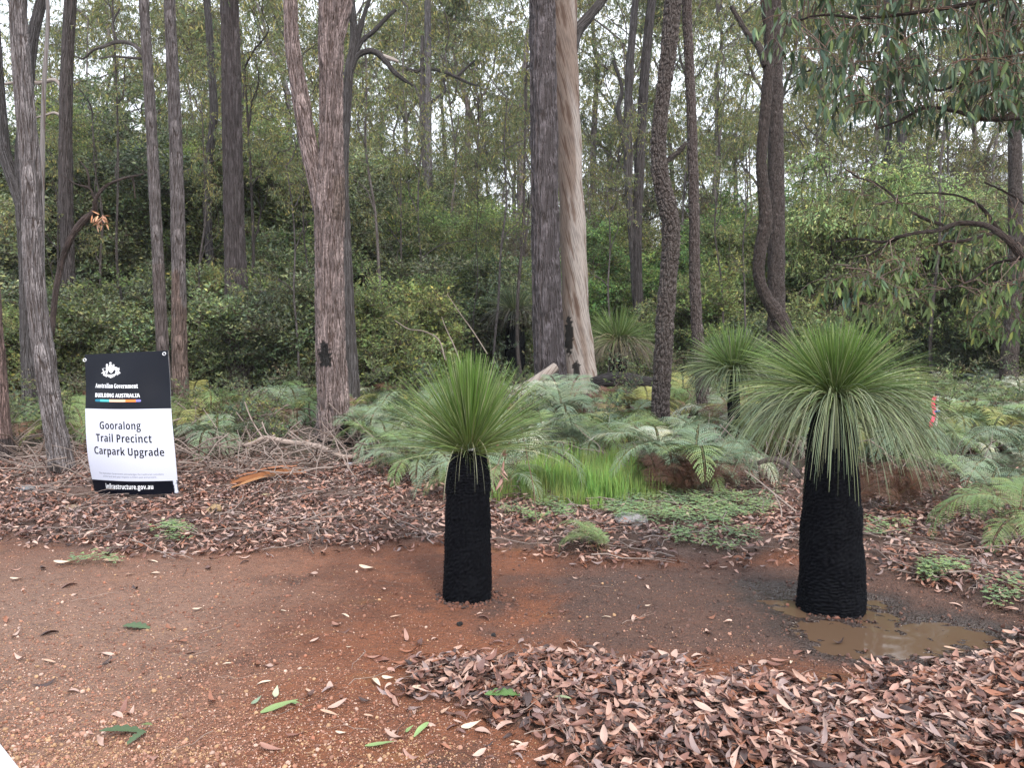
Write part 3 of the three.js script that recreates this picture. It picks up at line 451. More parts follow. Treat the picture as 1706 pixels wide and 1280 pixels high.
// ---------------------------------------------------------------- shrubs of the understorey
function shrub(name, label, group, { px, d, w, h, kind, seed, n = 1, low = 0.05, tint, dense = 1, stems = 8, scale = 1 }) {
  const R = rng(seed + 500), x = xAt(px, d), foot = V3(x, groundY(x, -d), -d), t = thing(name, label, 'shrub', foot, group), s = new Shape(), lists = [], kinds = SPRIG[kind];
  const blobs = [];
  for (let k = 0; k < stems; k++) {
    const a = R() * 6.283, r = Math.sqrt(R()) * w * 0.42, top = V3(Math.cos(a) * r, h * (0.5 + 0.5 * R()) * (1 - 0.35 * (r / w)), Math.sin(a) * r), pts = [V3((R() - .5) * .3, -.05, (R() - .5) * .3)];
    for (let q = 1; q <= 5; q++) { const f = q / 5; pts.push(V3(top.x * f * f + (R() - .5) * .12 * w * (q < 5), top.y * f, top.z * f * f + (R() - .5) * .12 * w * (q < 5))); }
    const r0 = 0.012 + 0.008 * h; s.tube(pts, pts.map((_, q) => r0 * (1 - q * 0.17)), 5, { color: [0.11, 0.09, 0.078], cap: false });
    for (let q = 2; q <= 5; q++) if (R() < 0.55 || q > 3) { const e = pts[q].clone().add(V3((R() - .5) * w * .55, (R() - .3) * h * .14, (R() - .5) * w * .55)); s.tube([pts[q], pts[q].clone().lerp(e, .5).add(V3(0, .08, 0)), e], [r0 * .4, r0 * .3, r0 * .15], 4, { color: [0.075, 0.055, 0.045], cap: false }); blobs.push([e, w * (0.12 + R() * 0.14)]); }
    blobs.push([pts[5], w * (0.11 + R() * 0.13)]);
  }
  const skirts = Math.round(w * 1.5 * n);
  for (let k = 0; k < skirts; k++) { const a = R() * 6.283; blobs.push([V3(Math.cos(a) * w * .4, h * (low + R() * 0.5), Math.sin(a) * w * .4), w * (0.10 + R() * .12)]); }
  for (const [c, r] of blobs) {
    const count = Math.round(r * r * 125 * dense / (scale * scale)) + 3, bt = tints(R, 0.9), stretch = 0.5 + R() * 1.1, sq = R(), lean = V3((R() - .5) * 1.2, 0, (R() - .5) * 1.2);
    for (let k = 0; k < count; k++) {
      const a = R() * 6.283, z = R() * 2 - 1, q = Math.sqrt(1 - z * z), rr = r * Math.pow(R(), 0.6), lift = z * rr * stretch, p = V3(c.x + Math.cos(a) * q * rr * (1 + .5 * sq) + lift * lean.x, c.y + lift, c.z + Math.sin(a) * q * rr + lift * lean.z);
      if (p.y < 0.05) continue;
      const c1 = tints(R, 0.4); scatterSprigs(lists, kinds, R, p, scale * (0.7 + R() * 0.75), [bt[0] * c1[0] * (tint?.[0] ?? 1), bt[1] * c1[1] * (tint?.[1] ?? 1), bt[2] * c1[2] * (tint?.[2] ?? 1)]);
    }
  }
  mesh('stems', s.build(), MAT.twig, t);
  lists.forEach((l, k) => l && copies('foliage', kinds[k], kind === 'dark' ? MAT.shiny : MAT.leaf, l, t, 'stuff'));
}
{
  const A = ['tall dark green thicket shrub', 'thicket shrubs behind the sign'];
  [[-40, 18, 4, 6], [40, 17, 3.2, 5.2], [110, 19, 3.6, 6.4], [185, 17.5, 3.4, 5.6], [250, 20, 3.8, 7.0], [330, 19, 3.6, 6.3], [430, 19, 3.6, 6.6], [490, 21, 3.4, 6.5], [365, 22, 4, 7.5], [150, 23, 4, 7.5], [20, 23, 4, 7.4]].forEach(([px, d, w, h], i, all) => shrub('shrub', between(A[0], all)[i], A[1], { px, d, w, h, kind: i % 4 === 2 ? 'mid' : 'dark', seed: i, dense: 0.95, tint: [1.25, 1.22, 1.15] }));
  const B = ['low dark green bush', 'low bushes along the front of the thicket'];
  [[30, 13.6, 2.2, 1.9], [140, 14.6, 2.4, 2.6], [215, 15.5, 2.4, 2.6], [330, 16.3, 2.2, 2.7], [455, 15.2, 2.4, 2.5], [500, 17, 2.6, 3.2], [620, 15.5, 2.0, 2.0]].forEach(([px, d, w, h], i, all) => shrub('bush', between(B[0], all)[i], B[1], { px, d, w, h, kind: i % 3 ? 'dark' : 'mid', seed: 30 + i, low: 0.0, scale: 0.9, dense: 0.75, tint: [1.4, 1.35, 1.25] }));
  const AIR = 0.62, C = ['mid green shrub', 'shrubs between the forked and the broad trunk'];
  [[625, 19.5, 3.2, 4.6, 'dark'], [680, 22, 3.4, 5.0, 'mid'], [760, 25, 3.4, 6.2, 'mid'], [835, 26, 3.6, 5.6, 'olive'], [650, 26, 4, 7.2, 'mid'], [800, 20, 2.6, 3.6, 'dark'], [720, 17.5, 2.2, 2.4, 'mid'], [590, 24, 3.6, 7, 'dark'], [860, 22, 2.4, 3.4, 'mid'], [745, 30, 4, 7.5, 'dark']].forEach(([px, d, w, h, kind], i, all) => shrub('shrub', between(C[0], all)[i], C[1], { px, d, w, h, kind, seed: 50 + i, dense: AIR, tint: [1.35, 1.35, 1.25] }));
  const D = ['fresh green shrub', 'fresh green shrubs between the dark trunks'];
  [[985, 23, 2.6, 4.2, 'bright'], [1030, 25, 3.2, 5.2, 'mid'], [1095, 24, 3.0, 4.2, 'bright'], [1170, 25, 3.4, 5.0, 'bright'], [1225, 22, 3.0, 4.2, 'mid'], [1245, 27, 3.6, 6.0, 'bright'], [1140, 19, 2.4, 2.6, 'mid'], [1015, 30, 4, 6.6, 'olive'], [1200, 32, 4, 7.4, 'olive']].forEach(([px, d, w, h, kind], i, all) => shrub('shrub', between(D[0], all)[i], D[1], { px, d, w, h, kind, seed: 70 + i, dense: AIR, tint: [1.35, 1.35, 1.25] }));
  const E = ['yellow green shrub', 'yellow green shrubs under the overhanging branches'];
  [[1335, 22, 3.4, 5.2, 'bright'], [1395, 20, 3.6, 5.6, 'yellow'], [1440, 24, 3.6, 6.0, 'bright'], [1500, 22, 3.8, 5.8, 'yellow'], [1570, 21, 3.6, 5.4, 'yellow'], [1640, 20, 3.4, 5.2, 'yellow'], [1700, 22, 3.8, 5.8, 'bright'], [1610, 27, 4.4, 7.4, 'olive'], [1380, 28, 4.2, 7.2, 'olive'], [1500, 30, 4.4, 8.0, 'yellow'], [1750, 18, 3.4, 5.0, 'yellow']].forEach(([px, d, w, h, kind], i, all) => shrub('shrub', between(E[0], all)[i], E[1], { px, d, w, h, kind, seed: 90 + i, dense: AIR, tint: [1.2, 1.15, 1.15] }));
  const F = ['dark low shaded bush', 'dark bushes behind the fern field'];
  [[1340, 18, 2.2, 1.6], [1420, 21, 2.4, 1.8], [1540, 23, 2.6, 2.0], [1600, 19, 2.2, 1.7], [1650, 22, 2.4, 2.0], [1240, 18, 2.0, 1.6], [1720, 17, 2.2, 1.8]].forEach(([px, d, w, h], i, all) => shrub('bush', between(F[0], all)[i], F[1], { px, d, w, h, kind: i % 2 ? 'dark' : 'mid', seed: 110 + i, low: 0 }));
}
// ---------------------------------------------------------------- gum trees farther back: a few grown, the others copies
{
  const protos = [];
  for (let k = 0; k < 7; k++) {
    const R = rng(900 + k), g = new THREE.Group(), H = 8 + R() * 5, r = 0.10 + R() * 0.1, path = [[V3(0, -0.2, 0), r * 1.25], [V3(0, 0.3, 0), r * 1.1]];
    let p = V3(0, 0.3, 0); const lean = V3((R() - .5) * .2, 1, (R() - .5) * .2);
    for (let q = 1; q <= 4; q++) { p = p.clone().addScaledVector(lean, H / 5).add(V3((R() - .5) * .35, 0, (R() - .5) * .35)); path.push([p, r * (1 - q * .12)]); }
    const s = new Shape(), bark = k % 2 ? 'grey' : 'stringy', [pts, radii] = smooth(path, 40);
    const pale = k % 2 ? [2.3, 2.25, 2.2] : [1.3, 1.25, 1.25];
    s.tube(pts, radii, 12, { color: pale }); mesh('trunk', s.build(), MAT[bark], g);
    const out = { tubes: [], tips: [] }, ends = [], o = { wander: 0.6, lift: 0.05, first: 3 };
    grow(R, p, lean.clone().normalize(), H * 0.3, r * 0.5, 0, 3, out, o);
    for (let q = 2; q < 5; q++) if (R() < 0.75) { ends.push(out.tubes.length); const a = R() * 6.283; grow(R, path[q + 1][0], V3(Math.cos(a) * .8, .7, Math.sin(a) * .8).normalize(), H * 0.22, r * 0.32, 1, 3, out, o); }
    const part = (tubes) => { const b = new Shape(); tubes.forEach(([q, rr]) => b.tube(q, rr, 5, { cap: false, color: pale })); mesh('limb', b.build(), MAT[bark], g); };
    let from = 0; ends.push(out.tubes.length); for (const e of ends) { if (e > from) part(out.tubes.slice(from, e)); from = e; }
    crownOn(g, V3(0, 0, 0), out.tips, SPRIG.gum, R, { per: 6, spread: 0.65, scale: 1.3, tint: k % 2 ? [1.6, 1.6, 1.4] : [1.35, 1.45, 1.4] });
    protos.push(g);
  }
  const zones = [
    ['far olive gum', 'distant gums above the thicket', [[-20, 28], [60, 30], [120, 34], [170, 29], [230, 36], [290, 31], [340, 38], [400, 33], [455, 29], [500, 36], [545, 31], [80, 42], [200, 45], [320, 47], [430, 44]]],
    ['far pale gum', 'distant gums in the middle gap', [[610, 34], [655, 40], [690, 46], [765, 37], [790, 44], [820, 34], [850, 41], [875, 31], [735, 52], [640, 50]]],
    ['far open crowned gum', 'distant gums between the dark trunks', [[985, 38], [1015, 46], [1045, 36], [1085, 42], [1130, 34], [1165, 40], [1205, 32], [1230, 44], [1260, 37], [1180, 52], [1000, 54]]],
    ['far gum', 'distant gums beyond the yellow green shrubs', [[1330, 32], [1360, 40], [1410, 34], [1460, 42], [1520, 36], [1560, 44], [1610, 34], [1660, 40], [1700, 30], [1740, 36]]],
  ];
  const R = rng(77); let k = 0;
  for (const [base, group, spots] of zones) { const labels = between(base, spots); spots.forEach(([px, d], si) => {
    const label = labels[si];
    const o = k < protos.length ? protos[k] : protos[k % protos.length].clone(), x = xAt(px, d);
    o.name = numbered('distant_gum_tree'); o.position.set(x, groundY(x, -d), -d); o.rotation.y = R() * 6.283; o.scale.setScalar(0.85 + R() * 0.4 + (d - 30) * 0.008);
    scene.add(o); tag(o, label, 'tree', group); k++;
  }); }
  { // slender young gums in the middle distance
    const young = [0, 1, 2, 3].map((v) => { const Q = rng(960 + v), g = new THREE.Group(), H = 8 + Q() * 4, r = .035 + Q() * .03, path = [[V3(0, -.2, 0), r * 1.2]]; let p = V3(0, -.2, 0); for (let q = 1; q <= 6; q++) { p = p.clone().add(V3((Q() - .5) * .4, H / 6, (Q() - .5) * .4)); path.push([p, r * (1 - q * .11)]); }
      const s = new Shape(), [pts, radii] = smooth(path, 36), c = v % 2 ? [2.6, 2.5, 2.4] : [1.6, 1.5, 1.45]; s.tube(pts, radii, 8, { color: c }); mesh('trunk', s.build(), MAT.grey, g); const out = { tubes: [], tips: [] };
      for (let q = 3; q <= 6; q++) { const a = Q() * 6.283; out.tubes.length = 0; grow(Q, path[q][0], V3(Math.cos(a) * .7, .8, Math.sin(a) * .7).normalize(), 1.3, r * .5, 1, 3, out, { wander: .7, lift: .03 }); const b = new Shape(); out.tubes.forEach(([t, rr]) => b.tube(t, rr, 4, { cap: false, color: c })); mesh('limb', b.build(), MAT.grey, g); }
      crownOn(g, V3(0, 0, 0), out.tips, SPRIG.gum, Q, { per: 2, spread: .5, scale: 1.0, tint: [1.5, 1.55, 1.35] }); return g; });
    const spots = [[85, 15], [160, 16.5], [205, 14.8], [328, 15.5], [440, 16.2], [488, 14.6], [515, 16], [640, 16.5], [665, 18.5], [705, 20], [790, 18], [825, 17], [872, 18.5], [1010, 19], [1200, 18], [1245, 17], [1390, 19], [1560, 18.5], [70, 24], [140, 26], [215, 25], [325, 26], [425, 24], [465, 27], [512, 22], [605, 27], [632, 31], [668, 28], [700, 33], [742, 26], [772, 31], [800, 28], [828, 33], [852, 27], [872, 24], [982, 28], [1005, 33], [1030, 29], [1085, 31], [1135, 27], [1180, 29], [1205, 25], [1232, 30], [1255, 26], [1325, 27], [1388, 26], [1432, 29], [1540, 28], [1590, 25], [1665, 26]], labels = between('slender young gum', spots);
    spots.forEach(([px, d], i) => { const o = i < 4 ? young[i] : young[i % 4].clone(), x = xAt(px, d); o.name = numbered('young_gum_tree'); o.position.set(x, groundY(x, -d), -d); o.rotation.y = i * 2.4; o.scale.setScalar((.8 + (i * 7 % 5) * .12) * (d < 21 ? .62 : 1)); scene.add(o); tag(o, labels[i], 'tree', 'slender young gums in the middle distance'); });
  }
  // the forest beyond, which reads as one mass
  const lists = [], Q = rng(78), kinds = [...SPRIG.gum, ...SPRIG.mid, ...SPRIG.olive];
  for (let c = 0; c < 860; c++) {
    const d = 46 + Q() * 40, x = (Q() - .5) * d * 1.6, h = 1 + Q() * (9 + 5 * n2(x * 0.09, d * 0.08, 5)) , r = 0.9 + Q() * 1.3, t0 = tints(Q, .5), t = [t0[0] * 1.45, t0[1] * 1.4, t0[2] * 1.5], kk = Math.floor(Q() * 3);
    for (let q = 0; q < 38; q++) { const a = Q() * 6.283, z = Q() * 2 - 1, w = Math.sqrt(1 - z * z) * r; scatterSprigs(lists, kinds.slice(kk * 2, kk * 2 + 3), Q, V3(x + Math.cos(a) * w, groundY(x, -d) + h + z * r * .8, -d + Math.sin(a) * w), 1.9, t); }
  }
  lists.forEach((l, i) => l && tag(copies('far_forest', kinds[i], MAT.leaf, l, null, 'stuff'), 'far forest foliage closing the view behind all the trees', 'forest'));
}
// ---------------------------------------------------------------- grass trees
function needleLeaf(s, R, o, az, el, L, g, w, c0, c1) {
  const d = V3(Math.cos(az) * Math.cos(el), Math.sin(el), Math.sin(az) * Math.cos(el)), p = o.clone(), N = 11, roll = R() * 3.14, side = V3(), nrm = V3();
  let a = -1, b = -1;
  for (let k = 0; k <= N; k++) {
    const t = k / N;
    side.set(-Math.sin(az), 0, Math.cos(az)); nrm.crossVectors(side, d).normalize(); side.multiplyScalar(Math.cos(roll)).addScaledVector(nrm, Math.sin(roll));
    nrm.crossVectors(d, side).normalize();
    const ww = w * 0.5 * (1 - 0.75 * t * t), c = mix3(c0, c1, Math.min(1, t * 2.6));
    const x = s.vert(p.x + side.x * ww, p.y + side.y * ww, p.z + side.z * ww, nrm.x + side.x, nrm.y + side.y, nrm.z + side.z, 0, t, c), y = s.vert(p.x - side.x * ww, p.y - side.y * ww, p.z - side.z * ww, nrm.x - side.x, nrm.y - side.y, nrm.z - side.z, 1, t, c);
    if (k) { s.quad(a, b, y, x); } a = x; b = y;
    p.addScaledVector(d, L / N); d.y -= g * (0.35 + 1.3 * t) / N * Math.max(0.12, Math.hypot(d.x, d.z)); d.normalize();
  }
}
const BLACK = new THREE.MeshPhysicalMaterial({ vertexColors: true, roughness: 0.75, specularIntensity: 0.16 });
function grassTree(name, label, { path, d, seed, head, n, fan, skirt = 0, blades = 0, len, group, w = 0.0034, stubs = 2600, colours = {} }) {
  const P = path.map(([x, y, q]) => [at(x, y, d), q / 2 / FOCAL * d]), foot = P[0][0].clone(); foot.y = groundY(foot.x, foot.z); P[0][0].y = Math.min(P[0][0].y, foot.y - 0.03);
  const R = rng(seed), t = thing(name, label, 'grass tree', foot, group), s = new Shape();
  let L = 0; for (let k = 1; k < P.length; k++) L += P[k][0].distanceTo(P[k - 1][0]);
  const [pts, radii] = smooth(P, Math.round(L / 0.0055));
  s.tube(pts, radii, 150, { disp: (u, v, r, sl, a) => 0.002 * Math.sin(sl * 2 * Math.PI / 0.016 + 2.2 * n2(a * 3, sl * 14, seed)) + 0.008 * pn(a / 6.2832 * 58, sl * 95, 58, 0, seed + 1) + 0.009 * pn(a / 6.2832 * 12, sl * 7, 12, 0, seed + 2),
    paint: (x, y, z, a, sl) => { const k = 0.75 + 0.5 * pn(a / 6.2832 * 58, sl * 95, 58, 0, seed + 1), f = pn(a / 6.2832 * 130, sl * 200, 130, 0, seed + 4) > 0.62 ? 2.6 : 1; return [0.0032 * k * f, 0.0038 * k * f, 0.0062 * k * f]; } });
  mesh('trunk', s.build(foot, false), BLACK, t);
  // burnt leaf bases all round the trunk
  const base = new Shape(); base.quad(base.vert(-.5, 0, 0, 0, 0, 1, 0, 0, [.0035, .004, .0065]), base.vert(.5, 0, 0, 0, 0, 1, 0, 0, [.0035, .004, .0065]), base.vert(.36, .1, 1, 0, .5, .5, 0, 0, [.005, .0055, .0085]), base.vert(-.36, .1, 1, 0, .5, .5, 0, 0, [.005, .0055, .0085]));
  const list = [];
  for (let k = 0; k < stubs; k++) {
    const f = R(), i = Math.min(pts.length - 1, Math.floor(f * pts.length)), a = R() * 6.283, r = radii[i] - 0.002, q = V3(pts[i].x + Math.cos(a) * r - foot.x, pts[i].y - foot.y, pts[i].z + Math.sin(a) * r - foot.z);
    list.push({ m: M4(q, euler(-0.5 + R() * 0.9, Math.PI / 2 - a, 0), V3(0.006 + R() * 0.004, 0.05, 0.004 + R() * 0.006)), c: R() < 0.06 ? [2.5, 2.5, 2.5] : [1, 1, 1] });
  }
  copies('leaf_bases', base.build(null, false), BLACK, list, t, 'stuff');
  const h = at(head[0], head[1], d).sub(foot), yl = colours.base ?? [0.26, 0.27, 0.10], inner = colours.inner ?? [0.12, 0.215, 0.045], outer = colours.outer ?? [0.12, 0.165, 0.065], grey = colours.skirt ?? [0.17, 0.205, 0.12];
  const f = new Shape();
  for (let k = 0; k < n; k++) {
    let q, az; do { q = Math.pow(R(), fan.pow ?? 0.8); az = R() * 6.283; } while (n2(Math.cos(az) * 2.2 + seed, Math.sin(az) * 2.2 + q * 3, seed) < -0.25 + R() * 0.5 - 0.25);
    const el = lerp(fan.hi, fan.lo, q), rr = 0.075 * Math.sqrt(q) * (fan.spread ?? 1), o = V3(h.x + Math.cos(az) * rr, h.y + 0.05 * (1 - q) - 0.03 * q, h.z + Math.sin(az) * rr);
    needleLeaf(f, R, o, az + (R() - .5) * .5, el + (R() - .5) * .26, len * (0.55 + Math.pow(R(), .6) * 0.52) * lerp(fan.top ?? 0.8, 1, q), lerp(0.25, fan.droop, q) * (0.6 + R() * 0.9), w * (0.75 + R() * .5), jitter(R, mix3(yl, inner, 0.4 + 0.4 * R()), .3), R() < .12 ? [.30, .33, .18] : jitter(R, mix3(inner, outer, clamp(q + (R() - .5) * .4, 0, 1)), .7));
  }
  mesh('foliage', f.build(), MAT.blade, t).userData.kind = 'stuff';
  if (skirt) {
    const g = new Shape();
    for (let k = 0; k < skirt; k++) {
      const az = R() * 6.283, q = R(), o = V3(h.x + Math.cos(az) * 0.085, h.y - 0.03 * q, h.z + Math.sin(az) * 0.085);
      needleLeaf(g, R, o, az + (R() - .5) * .3, lerp(0.35, -0.25, q) + (R() - .5) * .3, len * (0.8 + R() * 0.35), lerp(1.8, 4.6, R() * (0.35 + 0.65 * q)), w * (0.9 + R() * .5), jitter(R, mix3(yl, grey, .5), .3), jitter(R, grey, .4));
    }
    mesh('skirt', g.build(), MAT.blade, t).userData.kind = 'stuff';
  }
  for (let k = 0; k < blades; k++) {                      // single old blades that hang in front of the trunk
    const g = new Shape(), az = 1.57 + (k / (blades - 1) - .5) * 1.5 + (R() - .5) * .25, o = V3(h.x + Math.cos(az) * 0.08, h.y + 0.04 + R() * 0.04, h.z + Math.sin(az) * 0.08);
    needleLeaf(g, R, o, az, -0.15 - R() * .5, (0.25 + R() * 0.14), 6 + R() * 4, 0.0055, [0.28, 0.28, 0.14], [0.33, 0.35, 0.24]);
    mesh('drooping_leaf', g.build(), MAT.blade, t);
  }
  return t;
}
grassTree('grass_tree', 'smaller grass tree with upright green head on a bare black trunk on dry soil', { seed: 301, d: 4.52, path: [[780, 1012, 84], [779, 990, 83], [779, 940, 79], [779, 880, 76], [780, 820, 74], [780, 785, 70], [781, 765, 60], [782, 748, 50]], head: [782, 746], n: 1600, len: 0.55, w: 0.0044, fan: { hi: 1.5, lo: 0.16, pow: 1.75, droop: 0.55, top: 0.9 }, skirt: 0, blades: 10 });
grassTree('grass_tree', 'larger grass tree with hanging skirt of blades, black trunk standing in the puddle', { seed: 302, d: 4.36, path: [[1384, 1036, 112], [1384, 1000, 110], [1385, 950, 104], [1385, 880, 97], [1385, 820, 88], [1386, 750, 80], [1388, 690, 70], [1390, 660, 55]], head: [1391, 655], n: 1550, len: 0.615, fan: { hi: 1.5, lo: 0.08, pow: 0.95, droop: 0.75, top: 0.52 }, skirt: 800, stubs: 3600, w: 0.0046 });
{
  const mk = (label, px, py, d, seed, len, opt = {}) => { const p = at(px, py, d), g = groundY(p.x, p.z), r = ray(px, py), y0 = HORIZON + (1.6 - g) / d * FOCAL; grassTree('grass_tree', label, { seed, d, path: [[px, y0 + 4, opt.tw ?? 16], [px, (y0 + py) / 2, opt.tw ?? 16], [px, py, (opt.tw ?? 16) * 0.8]], head: [px, py], n: opt.n ?? 700, len, fan: { hi: 1.45, lo: -0.1, pow: 0.8, droop: 0.8, spread: 2 }, skirt: opt.skirt ?? 260, stubs: 60, w: 0.010, colours: opt.colours ?? {} }); };
  mk('round green grass tree beside the foot of the old pale trunk', 1030, 566, 17.5, 303, 0.95, { n: 800, skirt: 420, tw: 30, colours: { skirt: [0.22, 0.19, 0.14], inner: [0.13, 0.21, 0.06] } });
  mk('pale spiky grass tree half hidden behind the larger one', 1222, 612, 9.5, 304, 0.62, { n: 700, skirt: 200, tw: 20, colours: { outer: [0.16, 0.19, 0.10], inner: [0.15, 0.25, 0.06] } });
  mk('dim grey green grass tree with a dark skirt just left of the broad stringy trunk', 858, 516, 19, 305, 0.85, { n: 500, skirt: 350, tw: 34, colours: { inner: [0.09, 0.13, 0.07], outer: [0.1, 0.12, 0.08], skirt: [0.09, 0.085, 0.07] } });
}
// ---------------------------------------------------------------- bracken
function frond(seed, c, { arch = 1, droop = 0.35 } = {}) {     // about 1.15 long; grows up from the origin and arches towards +x
  const R = rng(seed), s = new Shape(), N = 20, pts = [V3(0, 0, 0)], dirs = []; let el = 1.35 - R() * 0.2;
  for (let k = 1; k <= N; k++) { const t = k / N; el -= arch * (t < 0.3 ? 0.03 : 0.155) + (R() - .5) * .04; const d = V3(Math.cos(el), Math.sin(el), (R() - .5) * .06).normalize(); dirs.push(d); pts.push(pts[k - 1].clone().addScaledVector(d, 1.15 / N)); }
  dirs.push(dirs.at(-1));
  s.tube(pts, pts.map((_, k) => 0.0042 * (1 - k / N * 0.85)), 5, { color: [0.2, 0.17, 0.08], cap: false });
  const start = 0.3, pairs = 25, q = V3(), side = V3(), nrm = V3(), o = V3(), d2 = V3(), sd = V3();
  for (let k = 0; k < pairs; k++) for (const sg of [-1, 1]) {
    const f = k / pairs, t = start + (1 - start) * Math.pow(f, 0.92) + (sg > 0 ? .012 : 0), x = Math.min(N - .01, t * N), i = Math.floor(x), u = dirs[i];
    o.lerpVectors(pts[i], pts[i + 1], x - i); nrm.set(-u.y, u.x, 0).normalize(); side.set(0, 0, sg);
    const L = 0.30 * Math.pow(1 - f, 0.8) * (0.75 + 0.25 * Math.min(1, f * 5)) + 0.015, n = Math.max(3, Math.round(L / 0.019));
    q.copy(side).multiplyScalar(0.86).addScaledVector(u, 0.35 + .25 * f + (R() - .5) * .3).addScaledVector(nrm, 0.12 + (R() - .5) * .35); q.normalize();
    const p = o.clone(), cc = jitter(R, c, .35);
    for (let j = 0; j < n; j++) {
      const g = j / n, l = (Math.min(0.034, 0.15 * L) * Math.pow(1 - g, 0.75) + 0.006) * (0.8 + R() * .4); p.addScaledVector(q, L / n); q.y -= droop * 1.6 / n * (0.4 + g); q.normalize();
      for (const s2 of [-1, 1]) {
        d2.copy(u).multiplyScalar(s2 * 0.9).addScaledVector(q, 0.42); d2.y -= 0.12; d2.normalize(); sd.crossVectors(nrm, d2).normalize();
        s.leaf(p, d2, sd.multiplyScalar(-1), l, Math.max(0.0045, L / n * 0.6), cc, -0.12);
      }
    }
  }
  return s.build();
}
const FERN = { blue: [0.19, 0.25, 0.16], green: [0.17, 0.24, 0.095], yellow: [0.29, 0.29, 0.1], pale: [0.42, 0.445, 0.34], brown: [0.17, 0.095, 0.065] };
const FROND = {}; Object.keys(FERN).forEach((k, i) => { FROND[k] = [0, 1, 2, 3].map((j) => frond(400 + i * 10 + j, FERN[k], { arch: 0.75 + j * 0.17, droop: 0.45 + 0.2 * j })); });
function fern(label, group, { px, py, h, n, kind, seed, mixed, spread = 1, az }) {
  const foot = drop(px, py), R = rng(seed + 2000), t = thing('bracken_fern', label, 'fern', foot, group), d = -foot.z, H = h / FOCAL * d;
  n = Math.round(n * 1.9);
  for (let k = 0; k < n; k++) {
    const kk = mixed && R() < 0.3 ? mixed : kind, m = mesh('frond', FROND[kk][Math.floor(R() * 4)], MAT.frond, t);
    m.position.set((R() - .5) * .16 * spread, -0.02, (R() - .5) * .16 * spread); m.rotation.set((R() - .5) * .35, az !== undefined ? az + (R() - .5) * 1.2 : (k + R() * .8) / n * 6.283, (R() - .5) * .35); m.scale.setScalar(H / 0.7 * (0.5 + R() * 0.5)); if (R() < 0.5) m.scale.z *= 0.85;
  }
}
{
  let k = 0; const all = [], put = (label, group, list) => list.forEach((e) => all.push([label, group, list.length, ...e]));
  put('arching yellow green bracken fern behind the blue green clump beside the sign', '', [[352, 715, 100, 7, 'green', 'yellow']]);
  put('rounded blue green bracken clump between the sign and the fallen grey branch', '', [[365, 752, 90, 9, 'blue']]);
  put('small pale bracken fern left of the foot of the forked burnt trunk', '', [[492, 712, 85, 5, 'blue', 'green']]);
  put('bracken fern in the twiggy gap between the sign and the forked trunk', 'ferns between the sign and the forked trunk', [[325, 690, 75, 6, 'green', 'yellow'], [430, 695, 70, 5, 'green', 'blue'], [400, 672, 65, 6, 'blue', 'green'], [520, 690, 70, 5, 'green', 'brown']]);
  put('bracken fern filling the space left of the smaller grass tree', 'tall ferns left of the smaller grass tree', [[690, 745, 120, 7, 'blue', 'green'], [735, 790, 120, 6, 'green', 'blue'], [640, 765, 90, 5, 'blue', 'green']]);
  put('bracken fern leaning over the foot of the forked burnt trunk', 'ferns at the forked trunk', [[612, 742, 100, 6, 'blue', 'pale'], [655, 735, 95, 6, 'green', 'blue']]);
  put('feathery bracken fern standing behind the left side of the smaller black trunk', 'ferns left of the smaller grass tree', [[700, 800, 120, 6, 'blue', 'green'], [672, 790, 90, 4, 'green']]);
  put('bracken fern close behind the right side of the smaller black trunk', 'ferns right of the smaller grass tree', [[838, 830, 150, 6, 'blue', 'green'], [880, 768, 110, 6, 'blue', 'pale'], [915, 752, 100, 5, 'green', 'blue']]);
  put('grey green bracken fern between the smaller grass tree and the bent chunky trunk', 'ferns before the bent chunky trunk', [[940, 760, 110, 6, 'blue', 'pale'], [985, 772, 110, 5, 'blue', 'green'], [1010, 745, 95, 6, 'green', 'blue'], [935, 720, 110, 6, 'blue'], [1050, 775, 120, 5, 'green', 'blue'], [905, 700, 100, 5, 'blue', 'pale']]);
  put('broad blue green bracken fern over the brown dead fronds right of the grass patch', 'broad ferns right of the grass patch', [[1105, 800, 135, 7, 'blue', 'pale'], [1165, 818, 140, 7, 'blue', 'green'], [1195, 800, 130, 6, 'blue', 'pale']]);
  put('yellowing bracken fern behind the bent chunky trunk', 'yellow ferns behind the bent trunk', [[1070, 705, 90, 6, 'yellow', 'green'], [1130, 690, 90, 6, 'yellow', 'green'], [1050, 690, 60, 5, 'yellow']]);
  put('pale bracken fern between the slim trunk and the larger grass tree', 'ferns left of the larger grass tree', [[1205, 735, 95, 6, 'pale', 'green'], [1250, 745, 110, 7, 'blue', 'yellow'], [1235, 700, 80, 6, 'yellow', 'pale'], [1275, 720, 100, 6, 'pale', 'blue'], [1300, 760, 110, 5, 'green', 'yellow']]);
  put('small drooping dark fern alone at the edge of the bare soil', '', [[1003, 925, 85, 4, 'green', undefined, 2.6]]);
  put('bracken fern standing behind the right side of the larger grass tree', 'ferns right of the larger grass tree', [[1465, 760, 120, 6, 'green', 'yellow'], [1520, 770, 120, 6, 'blue', 'green'], [1500, 720, 100, 6, 'yellow', 'pale'], [1440, 720, 100, 6, 'green', 'yellow']]);
  put('glossy pale bracken fern of the field around the pink stake', 'ferns of the field around the stake', [[1600, 760, 95, 6, 'blue', 'pale'], [1640, 740, 90, 6, 'blue', 'green'], [1580, 715, 80, 6, 'green', 'yellow'], [1640, 700, 75, 6, 'blue', 'pale'], [1530, 690, 80, 6, 'yellow', 'pale'], [1600, 680, 70, 6, 'yellow', 'pale'], [1690, 720, 85, 6, 'blue', 'green'], [1560, 665, 65, 6, 'pale', 'yellow'], [1640, 665, 65, 6, 'pale', 'blue'], [1700, 680, 70, 6, 'pale', 'green'], [1480, 675, 70, 6, 'pale', 'yellow']]);
